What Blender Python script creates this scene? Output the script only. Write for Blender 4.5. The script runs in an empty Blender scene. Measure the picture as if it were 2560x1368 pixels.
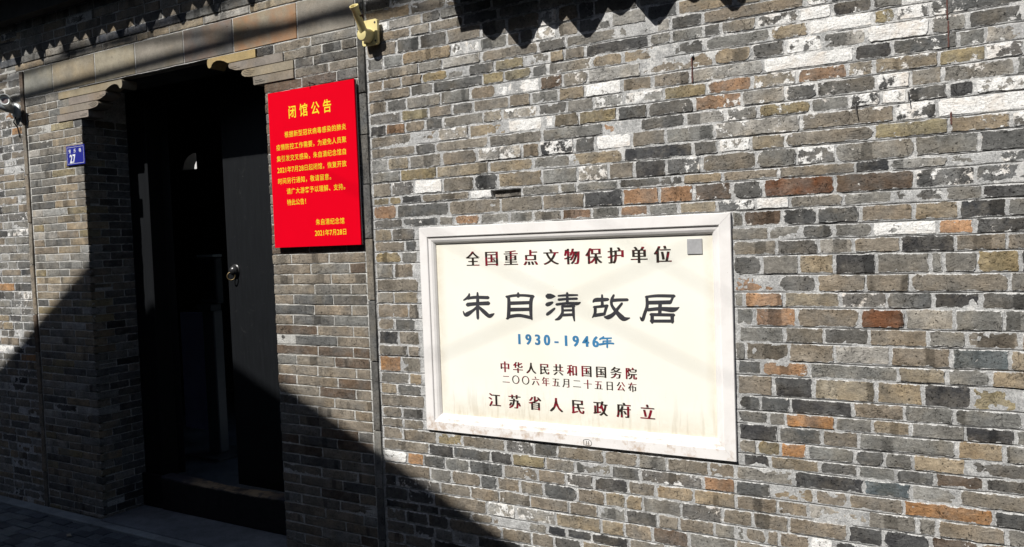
import bpy, math, random
import numpy as np
from mathutils import Vector, Matrix

random.seed(11)
RNG = np.random.RandomState(5)
SC = bpy.context.scene
COL = SC.collection

# ------------------------------------------------------------------ camera
cam = bpy.data.cameras.new('camera')
cam.sensor_width = 36.0
cam.lens = 36.0 * 2000.236 / 2560.0
cam.clip_start = 0.05
cam.clip_end = 300.0
camo = bpy.data.objects.new('camera', cam)
COL.objects.link(camo)
RX = Vector((0.862297, 0.505103, -0.036264))
DY = Vector((-0.010854, -0.053161, -0.998527))
FW = Vector((-0.506287, 0.861420, -0.040358))
camo.matrix_world = Matrix(((RX.x, -DY.x, -FW.x, 0.0), (RX.y, -DY.y, -FW.y, -2.6), (RX.z, -DY.z, -FW.z, 1.456), (0, 0, 0, 1)))
SC.camera = camo

# ------------------------------------------------------------------ sky, sun
SUN_A, SUN_S = 0.28, 1.06          # light travels (+0.28, +1, -1.06)
sdir = Vector((-SUN_A, -1.0, SUN_S)).normalized()
world = bpy.data.worlds.new('World')
SC.world = world
world.use_nodes = True
wn = world.node_tree.nodes
wl = world.node_tree.links
sky = wn.new('ShaderNodeTexSky')
sky.sky_type = 'NISHITA'
sky.sun_disc = False
sky.sun_elevation = math.asin(sdir.z)
sky.sun_rotation = math.atan2(sdir.x, sdir.y)
wl.new(sky.outputs[0], wn['Background'].inputs[0])
wn['Background'].inputs[1].default_value = 0.055
sl = bpy.data.lights.new('sun', 'SUN')
sl.energy = 5.0
sl.angle = math.radians(0.53)
sl.color = (1.0, 0.970, 0.915)
slo = bpy.data.objects.new('sun', sl)
COL.objects.link(slo)
slo.rotation_euler = (-sdir).to_track_quat('-Z', 'Y').to_euler()
slo.location = (-2, -8, 9)
SC.view_settings.view_transform = 'Standard'
SC.view_settings.look = 'None'
SC.view_settings.gamma = 1.0
SC.view_settings.exposure = 0.10
SC.view_settings.use_curve_mapping = False
SC.cycles.max_bounces = 6
SC.cycles.diffuse_bounces = 3

# ------------------------------------------------------------------ helpers
def tag(o, label=None, cat=None, group=None, kind=None):
    if label: o['label'] = label
    if cat: o['category'] = cat
    if group: o['group'] = group
    if kind: o['kind'] = kind
    return o

def thing(name, loc, label=None, cat=None, group=None, kind=None):
    o = bpy.data.objects.new(name, None)
    o.empty_display_size = 0.05
    o.location = loc
    COL.objects.link(o)
    return tag(o, label, cat, group, kind)

def link_mesh(name, me, mat=None, parent=None, loc=None):
    o = bpy.data.objects.new(name, me)
    COL.objects.link(o)
    if mat is not None and len(me.materials) == 0:
        me.materials.append(mat)
    if parent is not None:
        o.parent = parent
        if loc is None:
            # vertices are given in world coordinates: undo the parent's offset
            p = parent; off = Vector((0, 0, 0))
            while p is not None:
                off += p.location; p = p.parent
            o.location = -off
        else:
            o.location = loc
    elif loc is not None:
        o.location = loc
    return o

class MB:
    """collects world-coordinate geometry"""
    def __init__(s):
        s.v = []; s.f = []; s.smooth = False
    def add(s, vs, fs):
        n = len(s.v); s.v.extend(vs); s.f.extend([tuple(i + n for i in f) for f in fs])
    def box(s, x0, x1, y0, y1, z0, z1, ch=0.0, jit=0.0):
        if ch <= 0:
            v = [(x0,y0,z0),(x1,y0,z0),(x1,y1,z0),(x0,y1,z0),(x0,y0,z1),(x1,y0,z1),(x1,y1,z1),(x0,y1,z1)]
            f = [(0,3,2,1),(4,5,6,7),(0,1,5,4),(1,2,6,5),(2,3,7,6),(3,0,4,7)]
            s.add(v, f); return
        # chamfered box: 24 vertices
        X=(x0,x1); Y=(y0,y1); Z=(z0,z1); v=[]; idx={}
        for i in (0,1):
            for j in (0,1):
                for k in (0,1):
                    sx=1 if i==0 else -1; sy=1 if j==0 else -1; sz=1 if k==0 else -1
                    for a in range(3):
                        p=[X[i]+sx*ch, Y[j]+sy*ch, Z[k]+sz*ch]
                        p[a]=(X[i],Y[j],Z[k])[a]
                        idx[(i,j,k,a)]=len(v)
                        v.append(tuple(q+random.uniform(-jit,jit) for q in p))
        f=[]
        for i in (0,1):
            q=[idx[(i,0,0,0)],idx[(i,1,0,0)],idx[(i,1,1,0)],idx[(i,0,1,0)]]
            f.append(tuple(q) if i else tuple(q[::-1]))
            q=[idx[(0,i,0,1)],idx[(0,i,1,1)],idx[(1,i,1,1)],idx[(1,i,0,1)]]
            f.append(tuple(q) if i else tuple(q[::-1]))
            q=[idx[(0,0,i,2)],idx[(1,0,i,2)],idx[(1,1,i,2)],idx[(0,1,i,2)]]
            f.append(tuple(q) if i else tuple(q[::-1]))
        for a,b,c in ((0,1,2),(0,2,1),(1,2,0)):
            # edges between axes a and b running along c
            for i in (0,1):
                for j in (0,1):
                    def key(ia,ib,ic,ax):
                        t=[0,0,0]; t[a]=ia; t[b]=ib; t[c]=ic
                        return idx[(t[0],t[1],t[2],ax)]
                    f.append((key(i,j,0,a),key(i,j,1,a),key(i,j,1,b),key(i,j,0,b)))
        for i in (0,1):
            for j in (0,1):
                for k in (0,1):
                    f.append((idx[(i,j,k,0)],idx[(i,j,k,1)],idx[(i,j,k,2)]))
        s.add(v,f)
    def prism_xz(s, pts, y0, y1):
        n=len(pts)
        v=[(p[0],y0,p[1]) for p in pts]+[(p[0],y1,p[1]) for p in pts]
        f=[tuple(range(n)), tuple(range(2*n-1,n-1,-1))]
        for i in range(n):
            j=(i+1)%n; f.append((i,i+n,j+n,j))
        s.add(v,f)
    def prism_yz(s, pts, x0, x1):
        n=len(pts)
        v=[(x0,p[0],p[1]) for p in pts]+[(x1,p[0],p[1]) for p in pts]
        f=[tuple(range(n)), tuple(range(2*n-1,n-1,-1))]
        for i in range(n):
            j=(i+1)%n; f.append((i,i+n,j+n,j))
        s.add(v,f)
    def tube(s, pts, radii, seg=12, caps=True):
        pts=[Vector(p) for p in pts]; rings=[]
        if not hasattr(radii,'__len__'): radii=[radii]*len(pts)
        for i,p in enumerate(pts):
            if i==0: d=pts[1]-p
            elif i==len(pts)-1: d=p-pts[i-1]
            else: d=pts[i+1]-pts[i-1]
            if d.length<1e-9: d=pts[min(i+2,len(pts)-1)]-pts[max(i-2,0)]
            d.normalize()
            up=Vector((0,0,1)) if abs(d.z)<0.9 else Vector((1,0,0))
            a=d.cross(up).normalized(); b=d.cross(a)
            rings.append([tuple(p+(a*math.cos(t)+b*math.sin(t))*radii[i]) for t in [2*math.pi*k/seg for k in range(seg)]])
        v=[q for r in rings for q in r]; f=[]
        for i in range(len(pts)-1):
            for k in range(seg):
                l=(k+1)%seg
                f.append((i*seg+k,i*seg+l,(i+1)*seg+l,(i+1)*seg+k))
        if caps:
            f.append(tuple(range(seg-1,-1,-1))); f.append(tuple((len(pts)-1)*seg+k for k in range(seg)))
        s.add(v,f)
    def torus(s, c, ax, R, r, n=28, m=10):
        c=Vector(c); ax=Vector(ax).normalized()
        up=Vector((0,0,1)) if abs(ax.z)<0.9 else Vector((1,0,0))
        a=ax.cross(up).normalized(); b=ax.cross(a); v=[]; f=[]
        for i in range(n):
            t=2*math.pi*i/n; d=a*math.cos(t)+b*math.sin(t)
            for j in range(m):
                u=2*math.pi*j/m
                v.append(tuple(c+d*(R+r*math.cos(u))+ax*(r*math.sin(u))))
        for i in range(n):
            for j in range(m):
                i2=(i+1)%n; j2=(j+1)%m
                f.append((i*m+j,i2*m+j,i2*m+j2,i*m+j2))
        s.add(v,f)
    def revolve(s, c, ax, prof, n=24):
        """prof: list of (radius, distance along ax)"""
        c=Vector(c); ax=Vector(ax).normalized()
        up=Vector((0,0,1)) if abs(ax.z)<0.9 else Vector((1,0,0))
        a=ax.cross(up).normalized(); b=ax.cross(a); v=[]; f=[]
        for r,h in prof:
            for i in range(n):
                t=2*math.pi*i/n
                v.append(tuple(c+(a*math.cos(t)+b*math.sin(t))*max(r,1e-5)+ax*h))
        for k in range(len(prof)-1):
            for i in range(n):
                j=(i+1)%n; f.append((k*n+i,k*n+j,(k+1)*n+j,(k+1)*n+i))
        f.append(tuple(range(n-1,-1,-1))); f.append(tuple((len(prof)-1)*n+i for i in range(n)))
        s.add(v,f)
    def build(s, name, mat, parent=None, smooth=False):
        me=bpy.data.meshes.new(name)
        me.from_pydata(s.v,[],s.f)
        import bmesh
        bm=bmesh.new(); bm.from_mesh(me); bmesh.ops.recalc_face_normals(bm,faces=bm.faces)
        if smooth:
            for f in bm.faces: f.smooth = True
            for e in bm.edges:
                if len(e.link_faces)==2 and e.calc_face_angle(0)>0.7: e.smooth=False
        bm.to_mesh(me); bm.free()
        return link_mesh(name, me, mat, parent)

def vnoise(x, z, freq, seed):
    """2-D value noise, numpy arrays, range 0..1"""
    x=x*freq+seed*13.7; z=z*freq+seed*7.3
    xi=np.floor(x).astype(np.int64); zi=np.floor(z).astype(np.int64)
    fx=x-xi; fz=z-zi; fx=fx*fx*(3-2*fx); fz=fz*fz*(3-2*fz)
    def h(a,b):
        n=(a*374761393+b*668265263+seed*1442695041)&0xffffffff
        n=((n^(n>>13))*1274126177)&0xffffffff
        return ((n^(n>>16))&0xffff)/65535.0
    return (h(xi,zi)*(1-fx)+h(xi+1,zi)*fx)*(1-fz)+(h(xi,zi+1)*(1-fx)+h(xi+1,zi+1)*fx)*fz

# ------------------------------------------------------------------ materials
class NT:
    def __init__(s, name):
        s.m=bpy.data.materials.new(name); s.m.use_nodes=True
        s.n=s.m.node_tree.nodes; s.l=s.m.node_tree.links
        s.b=s.n['Principled BSDF']; s.b.inputs['Roughness'].default_value=0.85
        s.b.inputs['Specular IOR Level'].default_value=0.25
    def node(s,t,**k):
        o=s.n.new(t)
        for a,b in k.items(): setattr(o,a,b)
        return o
    def set(s,sock,v):
        if isinstance(v,bpy.types.NodeSocket): s.l.new(v,sock)
        elif v is not None: sock.default_value=v
    def noise(s,vec,scale,detail=4,rough=0.6,dist=0.0):
        o=s.node('ShaderNodeTexNoise'); s.set(o.inputs['Vector'],vec)
        o.inputs['Scale'].default_value=scale; o.inputs['Detail'].default_value=detail
        o.inputs['Roughness'].default_value=rough; o.inputs['Distortion'].default_value=dist
        return o.outputs['Fac']
    def math(s,op,a,b=None,c=None,clamp=False):
        o=s.node('ShaderNodeMath',operation=op,use_clamp=clamp)
        s.set(o.inputs[0],a)
        if b is not None: s.set(o.inputs[1],b)
        if c is not None: s.set(o.inputs[2],c)
        return o.outputs[0]
    def vmath(s,op,a,b=None,scale=None):
        o=s.node('ShaderNodeVectorMath',operation=op); s.set(o.inputs[0],a)
        if b is not None: s.set(o.inputs[1],b)
        if scale is not None: s.set(o.inputs['Scale'],scale)
        return o.outputs[0]
    def ramp(s,v,a,b,lo=0.0,hi=1.0):
        o=s.node('ShaderNodeMapRange'); o.clamp=True
        s.set(o.inputs['Value'],v); o.inputs['From Min'].default_value=a; o.inputs['From Max'].default_value=b
        o.inputs['To Min'].default_value=lo; o.inputs['To Max'].default_value=hi
        return o.outputs[0]
    def mix(s,f,a,b,mode='MIX'):
        o=s.node('ShaderNodeMix',data_type='RGBA',blend_type=mode)
        s.set(o.inputs[0],f); 
        for i,v in ((6,a),(7,b)):
            if isinstance(v,tuple) and len(v)==3: v=v+(1,)
            s.set(o.inputs[i],v)
        return o.outputs[2]
    def scalec(s,c,f):
        o=s.node('ShaderNodeVectorMath',operation='SCALE'); s.set(o.inputs[0],c); s.set(o.inputs['Scale'],f)
        return o.outputs[0]
    def bump(s,h,strength=0.5,dist=0.002):
        o=s.node('ShaderNodeBump'); s.set(o.inputs['Height'],h)
        o.inputs['Strength'].default_value=strength; o.inputs['Distance'].default_value=dist
        s.l.new(o.outputs[0],s.b.inputs['Normal'])
    def pos(s):
        return s.node('ShaderNodeNewGeometry').outputs['Position']
    def attr(s,name):
        return s.node('ShaderNodeAttribute',attribute_name=name)
    def out(s,c,rough=None,metal=None):
        if isinstance(c,tuple): c=c+(1,) if len(c)==3 else c
        s.set(s.b.inputs['Base Color'],c)
        if rough is not None: s.set(s.b.inputs['Roughness'],rough)
        if metal is not None: s.set(s.b.inputs['Metallic'],metal)
        return s.m

def lime_zone(t,P):
    """an old lime render survives mostly on the upper part of the right-hand wall"""
    sp=t.node('ShaderNodeSeparateXYZ'); t.set(sp.inputs[0],P)
    zx=t.math('MULTIPLY',t.ramp(sp.outputs[0],-1.75,-0.7),t.ramp(sp.outputs[2],1.45,1.9))
    return t.math('MULTIPLY',zx,t.ramp(t.noise(P,2.6,3,0.6),0.36,0.62,0.0,0.17))
def brick_material(name, smear):
    t=NT(name); P=t.pos()
    a=t.attr('bcol'); r=t.attr('brnd').outputs['Fac']; e=t.attr('edge').outputs['Fac']
    off=t.node('ShaderNodeCombineXYZ'); t.set(off.inputs[0],t.math('MULTIPLY',r,37.0)); t.set(off.inputs[1],t.math('MULTIPLY',r,11.0)); t.set(off.inputs[2],t.math('MULTIPLY',r,53.0))
    V=t.vmath('ADD',P,off.outputs[0])
    n1=t.noise(V,16,6,0.62); n2=t.noise(V,95,5,0.7); n3=t.noise(V,330,3,0.6)
    # streaks along the brick, and the dark bands left by stacking in the kiln
    mp=t.node('ShaderNodeMapping'); t.set(mp.inputs['Vector'],V); mp.inputs['Scale'].default_value=(1.0,1.0,2.2)
    n4=t.noise(mp.outputs[0],22,5,0.65)
    mb=t.node('ShaderNodeMapping'); t.set(mb.inputs['Vector'],V); mb.inputs['Scale'].default_value=(1.0,0.0,0.06)
    nb=t.noise(mb.outputs[0],13,0,0.5)
    band=t.ramp(nb,0.69,0.72,1.0,0.55)
    lightband=t.ramp(nb,0.30,0.33,1.22,1.0)
    f=t.math('MULTIPLY',t.ramp(n1,0.25,0.75,0.62,1.38),t.ramp(n2,0.25,0.75,0.66,1.32))
    f=t.math('MULTIPLY',f,t.ramp(n4,0.3,0.7,0.9,1.1))
    f=t.math('MULTIPLY',f,band); f=t.math('MULTIPLY',f,lightband)
    f=t.math('MULTIPLY',f,t.ramp(n3,0.3,0.7,0.76,1.24))
    pit=t.ramp(t.noise(V,150,2,0.5),0.30,0.36,0.28,1.0)
    # hairline cracks
    cn=t.noise(V,30,3,0.6,0.8); cr=t.ramp(t.math('ABSOLUTE',t.math('SUBTRACT',cn,0.5)),0.004,0.013,0.35,1.0)
    cr=t.math('MAXIMUM',cr,t.ramp(t.noise(V,11,2,0.5),0.55,0.60,1.0,0.0))
    pit=t.math('MULTIPLY',pit,cr)
    f=t.math('MULTIPLY',f,pit)
    c0=t.mix(t.ramp(t.noise(V,12,5,0.7),0.42,0.62,0.0,0.50),a.outputs['Color'],t.mix(t.ramp(t.noise(V,6,2,0.5),0.4,0.6),(0.185,0.165,0.136),(0.125,0.125,0.121)))
    c=t.scalec(c0,t.math('MULTIPLY',f,1.20))
    # warm and cool drift inside one brick
    c=t.mix(t.ramp(t.noise(V,9,3,0.5),0.50,0.75,0.0,0.30),c,t.mix(1.0,c,(1.40,1.1,0.68),'MULTIPLY'))
    # lichen-dark weathering
    c=t.mix(t.ramp(t.noise(P,5,5,0.7),0.54,0.72,0.0,0.45),c,t.scalec(c,0.55))
    # scraped lime render: per-brick amount in the alpha
    ln=t.math('ADD',t.noise(P,34,8,0.72),t.math('MULTIPLY',t.noise(P,7,2,0.5),0.35))
    ln=t.math('ADD',ln,t.math('MULTIPLY',a.outputs['Alpha'],0.42))
    ln=t.math('ADD',ln,lime_zone(t,P))
    ln=t.math('ADD',ln,t.math('MULTIPLY',e,0.06))
    lm=t.ramp(ln,0.93,0.965)
    lc=t.scalec((0.86,0.85,0.83),t.ramp(t.noise(P,170,5,0.8),0.34,0.52,0.50,1.05))
    lc=t.mix(t.ramp(t.noise(P,14,3,0.6),0.5,0.7,0.0,0.45),lc,(0.62,0.50,0.38))
    c=t.mix(lm,c,lc)
    # mortar smeared over the arris
    sm=t.math('ADD',t.math('MULTIPLY',e,smear),t.math('MULTIPLY',t.noise(P,55,6,0.75),0.95))
    smk=t.ramp(sm,0.86,0.92)
    mc=t.scalec((0.66,0.655,0.645),t.ramp(t.noise(P,260,3,0.7),0.3,0.7,0.6,1.25))
    c=t.mix(smk,c,mc)
    h=t.math('ADD',t.math('MULTIPLY',n2,0.9),t.math('MULTIPLY',n3,0.25))
    h=t.math('ADD',h,t.math('MULTIPLY',pit,0.5)); h=t.math('ADD',h,t.math('MULTIPLY',n1,1.6))
    h=t.math('ADD',h,t.math('MULTIPLY',lm,0.5)); h=t.math('ADD',h,t.math('MULTIPLY',n4,1.0))
    t.bump(h,0.85,0.0035)
    return t.out(c,0.9)

def mortar_material(name, base, lime):
    t=NT(name); P=t.pos()
    n=t.noise(P,210,5,0.8); n2=t.noise(P,22,5,0.65); n3=t.noise(P,620,2,0.7)
    f=t.math('MULTIPLY',t.ramp(n,0.34,0.66,0.5,1.35),t.ramp(n2,0.3,0.7,0.70,1.2))
    c=t.scalec(base,f)
    lm=t.ramp(t.math('ADD',lime_zone(t,P),t.math('ADD',t.noise(P,34,8,0.72),t.math('MULTIPLY',t.noise(P,7,2,0.5),0.35))),lime,lime+0.05)
    lm=t.math('MAXIMUM',lm,t.math('MULTIPLY',t.attr('high').outputs['Fac'],t.ramp(t.noise(P,12,4,0.6),0.40,0.56)))
    c=t.mix(lm,c,t.scalec((0.86,0.85,0.83),t.ramp(n,0.34,0.6,0.62,1.05)))
    c=t.mix(t.ramp(t.noise(P,6,4,0.6),0.55,0.75,0,0.5),c,t.scalec(c,0.62))
    g=t.attr('groove').outputs['Fac']
    c=t.mix(t.math('MULTIPLY',g,0.75),c,(0.05,0.048,0.045))
    t.bump(t.math('ADD',t.math('MULTIPLY',n,1.4),t.math('ADD',n3,n2)),0.9,0.003)
    return t.out(c,0.95)

M_BRICK=brick_material('old_brick',0.47)
M_BRICK_FINE=brick_material('dressed_brick',0.36)
M_MORTAR=mortar_material('lime_mortar',(0.60,0.60,0.595),0.75)
M_MORTAR_FINE=mortar_material('white_pointing',(0.64,0.63,0.60),0.81)

def simple(name,col,rough=0.6,metal=0.0,var=0.15,scale=40,bump=0.15,bd=0.001,spec=0.4):
    t=NT(name); P=t.pos(); t.b.inputs['Specular IOR Level'].default_value=spec
    n=t.noise(P,scale,5,0.65); n2=t.noise(P,scale*0.15,3,0.6)
    f=t.math('MULTIPLY',t.ramp(n,0.25,0.75,1-var,1+var),t.ramp(n2,0.3,0.7,1-var,1+var))
    if bump: t.bump(n,bump,bd)
    return t.out(t.scalec(col,f),rough,metal)

def stone_block_material():
    t=NT('tan_dressed_block'); P=t.pos(); a=t.attr('bcol'); r=t.attr('brnd').outputs['Fac']
    off=t.node('ShaderNodeCombineXYZ'); t.set(off.inputs[0],t.math('MULTIPLY',r,37.0)); t.set(off.inputs[2],t.math('MULTIPLY',r,53.0))
    V=t.vmath('ADD',P,off.outputs[0])
    n1=t.noise(V,7,6,0.6); n2=t.noise(V,60,5,0.7); n3=t.noise(V,300,3,0.6)
    f=t.math('MULTIPLY',t.ramp(n1,0.3,0.7,0.78,1.22),t.ramp(n2,0.3,0.7,0.86,1.14))
    f=t.math('MULTIPLY',f,t.ramp(n3,0.3,0.7,0.84,1.16))
    pit=t.ramp(t.noise(V,85,3,0.6),0.26,0.30,0.2,1.0)
    f=t.math('MULTIPLY',f,pit)
    c=t.scalec(a.outputs['Color'],f)
    c=t.mix(t.ramp(t.noise(V,4.5,3,0.55),0.50,0.66,0.0,0.35),c,t.mix(1.0,c,(1.30,1.08,0.72),'MULTIPLY'))
    # rust-orange firing patch, amount in the alpha
    c=t.mix(t.math('MULTIPLY',a.outputs['Alpha'],t.ramp(t.noise(P,6,4,0.6),0.42,0.62)),c,(0.40,0.19,0.085))
    t.bump(t.math('ADD',t.math('ADD',n2,pit),n3),0.5,0.002)
    return t.out(c,0.9)
M_BLOCK=stone_block_material()
M_WHITE_STONE=None
def marble_mat():
    t=NT('white_marble'); P=t.pos(); t.b.inputs['Specular IOR Level'].default_value=0.4
    n=t.noise(P,6,8,0.7,1.2); n2=t.noise(P,45,4,0.6); s=t.noise(P,26,7,0.7)
    c=t.mix(t.ramp(n,0.46,0.62,0,0.5),(0.86,0.835,0.82),(0.76,0.73,0.71))
    # brown run-off stains on the lower rail
    sep=t.node('ShaderNodeSeparateXYZ'); t.set(sep.inputs[0],P)
    low=t.ramp(sep.outputs[2],0.80,0.74)
    st=t.math('MULTIPLY',low,t.ramp(s,0.50,0.66,0,0.75))
    c=t.mix(st,c,(0.50,0.37,0.27))
    c=t.mix(t.ramp(t.noise(P,60,5,0.75),0.66,0.70,0,0.6),c,(0.36,0.33,0.30))
    t.bump(n2,0.12,0.001)
    return t.out(c,0.42)
M_MARBLE=marble_mat()
def panel_mat():
    t=NT('cream_painted_panel'); P=t.pos(); t.b.inputs['Specular IOR Level'].default_value=0.35
    sep=t.node('ShaderNodeSeparateXYZ'); t.set(sep.inputs[0],P)
    X,Z=sep.outputs[0],sep.outputs[2]
    c=t.mix(t.ramp(t.noise(P,3,3,0.5),0.3,0.7),(0.90,0.875,0.775),(0.93,0.92,0.85))
    n=t.noise(P,18,7,0.7)
    ed=t.math('MAXIMUM',t.ramp(X,-1.835,-1.885),t.math('MAXIMUM',t.ramp(X,-0.80,-0.752),t.ramp(Z,0.865,0.775)))
    st=t.math('MULTIPLY',ed,t.ramp(n,0.28,0.62,0.25,1.0))
    c=t.mix(t.math('MULTIPLY',st,0.55),c,(0.60,0.50,0.34))
    mp=t.node('ShaderNodeMapping'); t.set(mp.inputs['Vector'],P); mp.inputs['Scale'].default_value=(1,1,0.12)
    drip=t.math('MULTIPLY',t.ramp(t.noise(mp.outputs[0],60,4,0.6),0.52,0.62),t.ramp(Z,0.93,0.80))
    c=t.mix(t.math('MULTIPLY',drip,0.30),c,(0.50,0.44,0.32))
    spot=t.ramp(t.noise(P,110,2,0.5),0.775,0.79)
    c=t.mix(t.math('MULTIPLY',spot,0.7),c,(0.35,0.31,0.25))
    t.bump(t.noise(P,120,3,0.6),0.05,0.001)
    return t.out(c,0.35)
M_PANEL=panel_mat()
def carved_ink():
    t=NT('flaking_crimson_ink'); P=t.pos()
    n=t.noise(P,22,5,0.65)
    return t.out(t.mix(t.ramp(n,0.50,0.54),(0.028,0.020,0.016),(0.22,0.008,0.022)),0.5)
M_INK=carved_ink()
M_DARKINK=simple('charcoal_ink',(0.038,0.038,0.045),0.55,var=0.25)
M_BLUEINK=simple('blue_ink',(0.045,0.21,0.42),0.5)
M_RED=simple('red_acrylic',(0.74,0.0012,0.014),0.28,var=0.02,scale=8,bump=0.02,spec=0.12)
M_YELLOW=simple('yellow_vinyl',(0.90,0.72,0.03),0.4,var=0.03,bump=0)
M_EDGE=simple('pale_board_edge',(0.45,0.42,0.42),0.5)
M_PLATEBLUE=simple('enamel_blue',(0.018,0.022,0.25),0.3,var=0.05,bump=0,spec=0.5)
M_WHITE=simple('white_print',(0.78,0.80,0.82),0.45,var=0.04,bump=0)
M_PLATEGREY=simple('pale_grey_plate',(0.42,0.42,0.43),0.5,var=0.1,scale=120,bump=0)
M_CREAM=simple('cream_enamel',(0.80,0.69,0.33),0.36,var=0.07,scale=30,bump=0.05,spec=0.5)
M_SCREW=simple('dark_screw_steel',(0.09,0.085,0.08),0.45,metal=0.7)
M_RUST=simple('rusty_iron',(0.075,0.025,0.022),0.8,var=0.4)
M_BLACKWOOD=None
def lacquer():
    t=NT('black_lacquered_timber'); P=t.pos(); t.b.inputs['Specular IOR Level'].default_value=0.3
    mp=t.node('ShaderNodeMapping'); t.set(mp.inputs['Vector'],P); mp.inputs['Scale'].default_value=(9,9,0.7)
    g=t.noise(mp.outputs[0],9,6,0.65); sc=t.noise(P,5,9,0.8,2.0)
    c=t.mix(t.ramp(g,0.3,0.7),(0.0040,0.0048,0.0062),(0.0075,0.0088,0.0108))
    c=t.mix(t.ramp(sc,0.60,0.66,0,0.6),c,(0.022,0.023,0.024))
    c=t.mix(t.ramp(t.noise(P,120,2,0.5),0.76,0.78),c,(0.10,0.10,0.10))
    t.bump(g,0.25,0.0015)
    return t.out(c,0.5)
M_BLACKWOOD=lacquer()
def threshold_mat():
    t=NT('worn_threshold_timber'); P=t.pos()
    sep=t.node('ShaderNodeSeparateXYZ'); t.set(sep.inputs[0],P)
    mp=t.node('ShaderNodeMapping'); t.set(mp.inputs['Vector'],P); mp.inputs['Scale'].default_value=(1,6,6)
    g=t.noise(mp.outputs[0],14,7,0.7)
    top=t.ramp(t.math('ADD',sep.outputs[2],t.math('MULTIPLY',g,0.03)),0.196,0.205)
    mid=t.math('MULTIPLY',t.ramp(sep.outputs[0],-3.85,-3.65),t.ramp(sep.outputs[0],-3.05,-3.25))
    worn=t.math('MULTIPLY',t.math('MULTIPLY',top,mid),t.ramp(t.noise(P,16,6,0.7),0.40,0.52,0.25,1.0))
    c=t.mix(t.ramp(g,0.3,0.7),(0.010,0.010,0.012),(0.022,0.021,0.022))
    c=t.mix(t.math('MULTIPLY',top,0.5),c,(0.06,0.065,0.09))
    c=t.mix(worn,c,(0.34,0.26,0.17))
    c=t.mix(t.ramp(t.noise(P,90,3,0.6),0.72,0.75,0,0.6),c,(0.2,0.18,0.15))
    t.bump(g,0.6,0.004)
    return t.out(c,0.7)
M_THRESH=threshold_mat()
def concrete(name,col,sc=18):
    t=NT(name); P=t.pos()
    n=t.noise(P,sc,7,0.7); n2=t.noise(P,220,4,0.7); n3=t.noise(P,3,4,0.6)
    f=t.math('MULTIPLY',t.ramp(n,0.3,0.7,0.78,1.2),t.ramp(n2,0.3,0.7,0.75,1.2)); f=t.math('MULTIPLY',f,t.ramp(n3,0.35,0.65,0.75,1.15))
    c=t.scalec(col,f)
    c=t.mix(t.ramp(t.noise(P,9,6,0.7),0.58,0.7,0,0.5),c,t.scalec(c,0.6))
    t.bump(t.math('ADD',n,n2),0.5,0.003)
    return t.out(c,0.85)
M_CONC=concrete('weathered_cement',(0.19,0.21,0.235))
M_CONC_L=concrete('pale_cement',(0.28,0.31,0.33))
M_GROUND=concrete('sandy_bedding',(0.07,0.07,0.07))
def paver_mat():
    t=NT('grey_paver'); P=t.pos(); a=t.attr('bcol')
    n=t.noise(P,60,6,0.7); n2=t.noise(P,280,3,0.7); n3=t.noise(P,8,4,0.6)
    f=t.math('MULTIPLY',t.ramp(n,0.3,0.7,0.75,1.2),t.ramp(n2,0.3,0.7,0.8,1.2)); f=t.math('MULTIPLY',f,t.ramp(n3,0.3,0.7,0.8,1.2))
    t.bump(t.math('ADD',n,n2),0.5,0.002)
    return t.out(t.scalec(a.outputs['Color'],f),0.8)
M_PAVER=paver_mat()
M_TILE=simple('grey_clay_tile',(0.075,0.078,0.082),0.85,var=0.3,scale=50,bump=0.5,bd=0.003)
M_SOFFIT=simple('dark_timber_and_shade',(0.035,0.033,0.032),0.85,var=0.3)  # dark timber; also stands in for shade under the lintel and in scroll grooves
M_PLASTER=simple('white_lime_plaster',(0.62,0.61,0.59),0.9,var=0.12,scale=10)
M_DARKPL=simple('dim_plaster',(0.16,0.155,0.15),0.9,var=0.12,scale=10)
M_ALLEY=simple('dark_grey_render',(0.035,0.035,0.036),0.9,var=0.2,scale=10)  # kept very dark so the walls opposite return little bounce light
M_BLACKRUB=simple('black_rubber',(0.012,0.012,0.013),0.6,var=0.1)
M_GREYMET=simple('grey_painted_metal',(0.12,0.125,0.13),0.42,var=0.08,spec=0.5)
M_SILVER=simple('brushed_steel',(0.30,0.31,0.33),0.38,metal=0.6,var=0.05)
M_CAMGREY=simple('grey_camera_plastic',(0.27,0.30,0.32),0.4,var=0.05,spec=0.5)
M_CAMWHITE=simple('white_camera_plastic',(0.72,0.76,0.76),0.35,var=0.04,spec=0.5)
M_CAMGLASS=simple('pinkish_lens_glass',(0.30,0.24,0.24),0.12,var=0.02,bump=0)
M_BOARD=simple('pale_violet_board',(0.62,0.60,0.92),0.5,var=0.06,scale=6)
M_SCREEN=simple('dark_screen_glass',(0.012,0.016,0.022),0.15,var=0.02,bump=0)
M_BRASS=simple('worn_brass',(0.13,0.095,0.05),0.45,metal=0.8,var=0.3)
M_KNOB=simple('dark_bronze',(0.055,0.055,0.057),0.3,metal=0.6,var=0.2)
M_REDPAINT=simple('dried_red_paint',(0.125,0.055,0.045),0.8,var=0.3)
M_BLACKINK=simple('black_marker',(0.01,0.01,0.01),0.5,bump=0)

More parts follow.
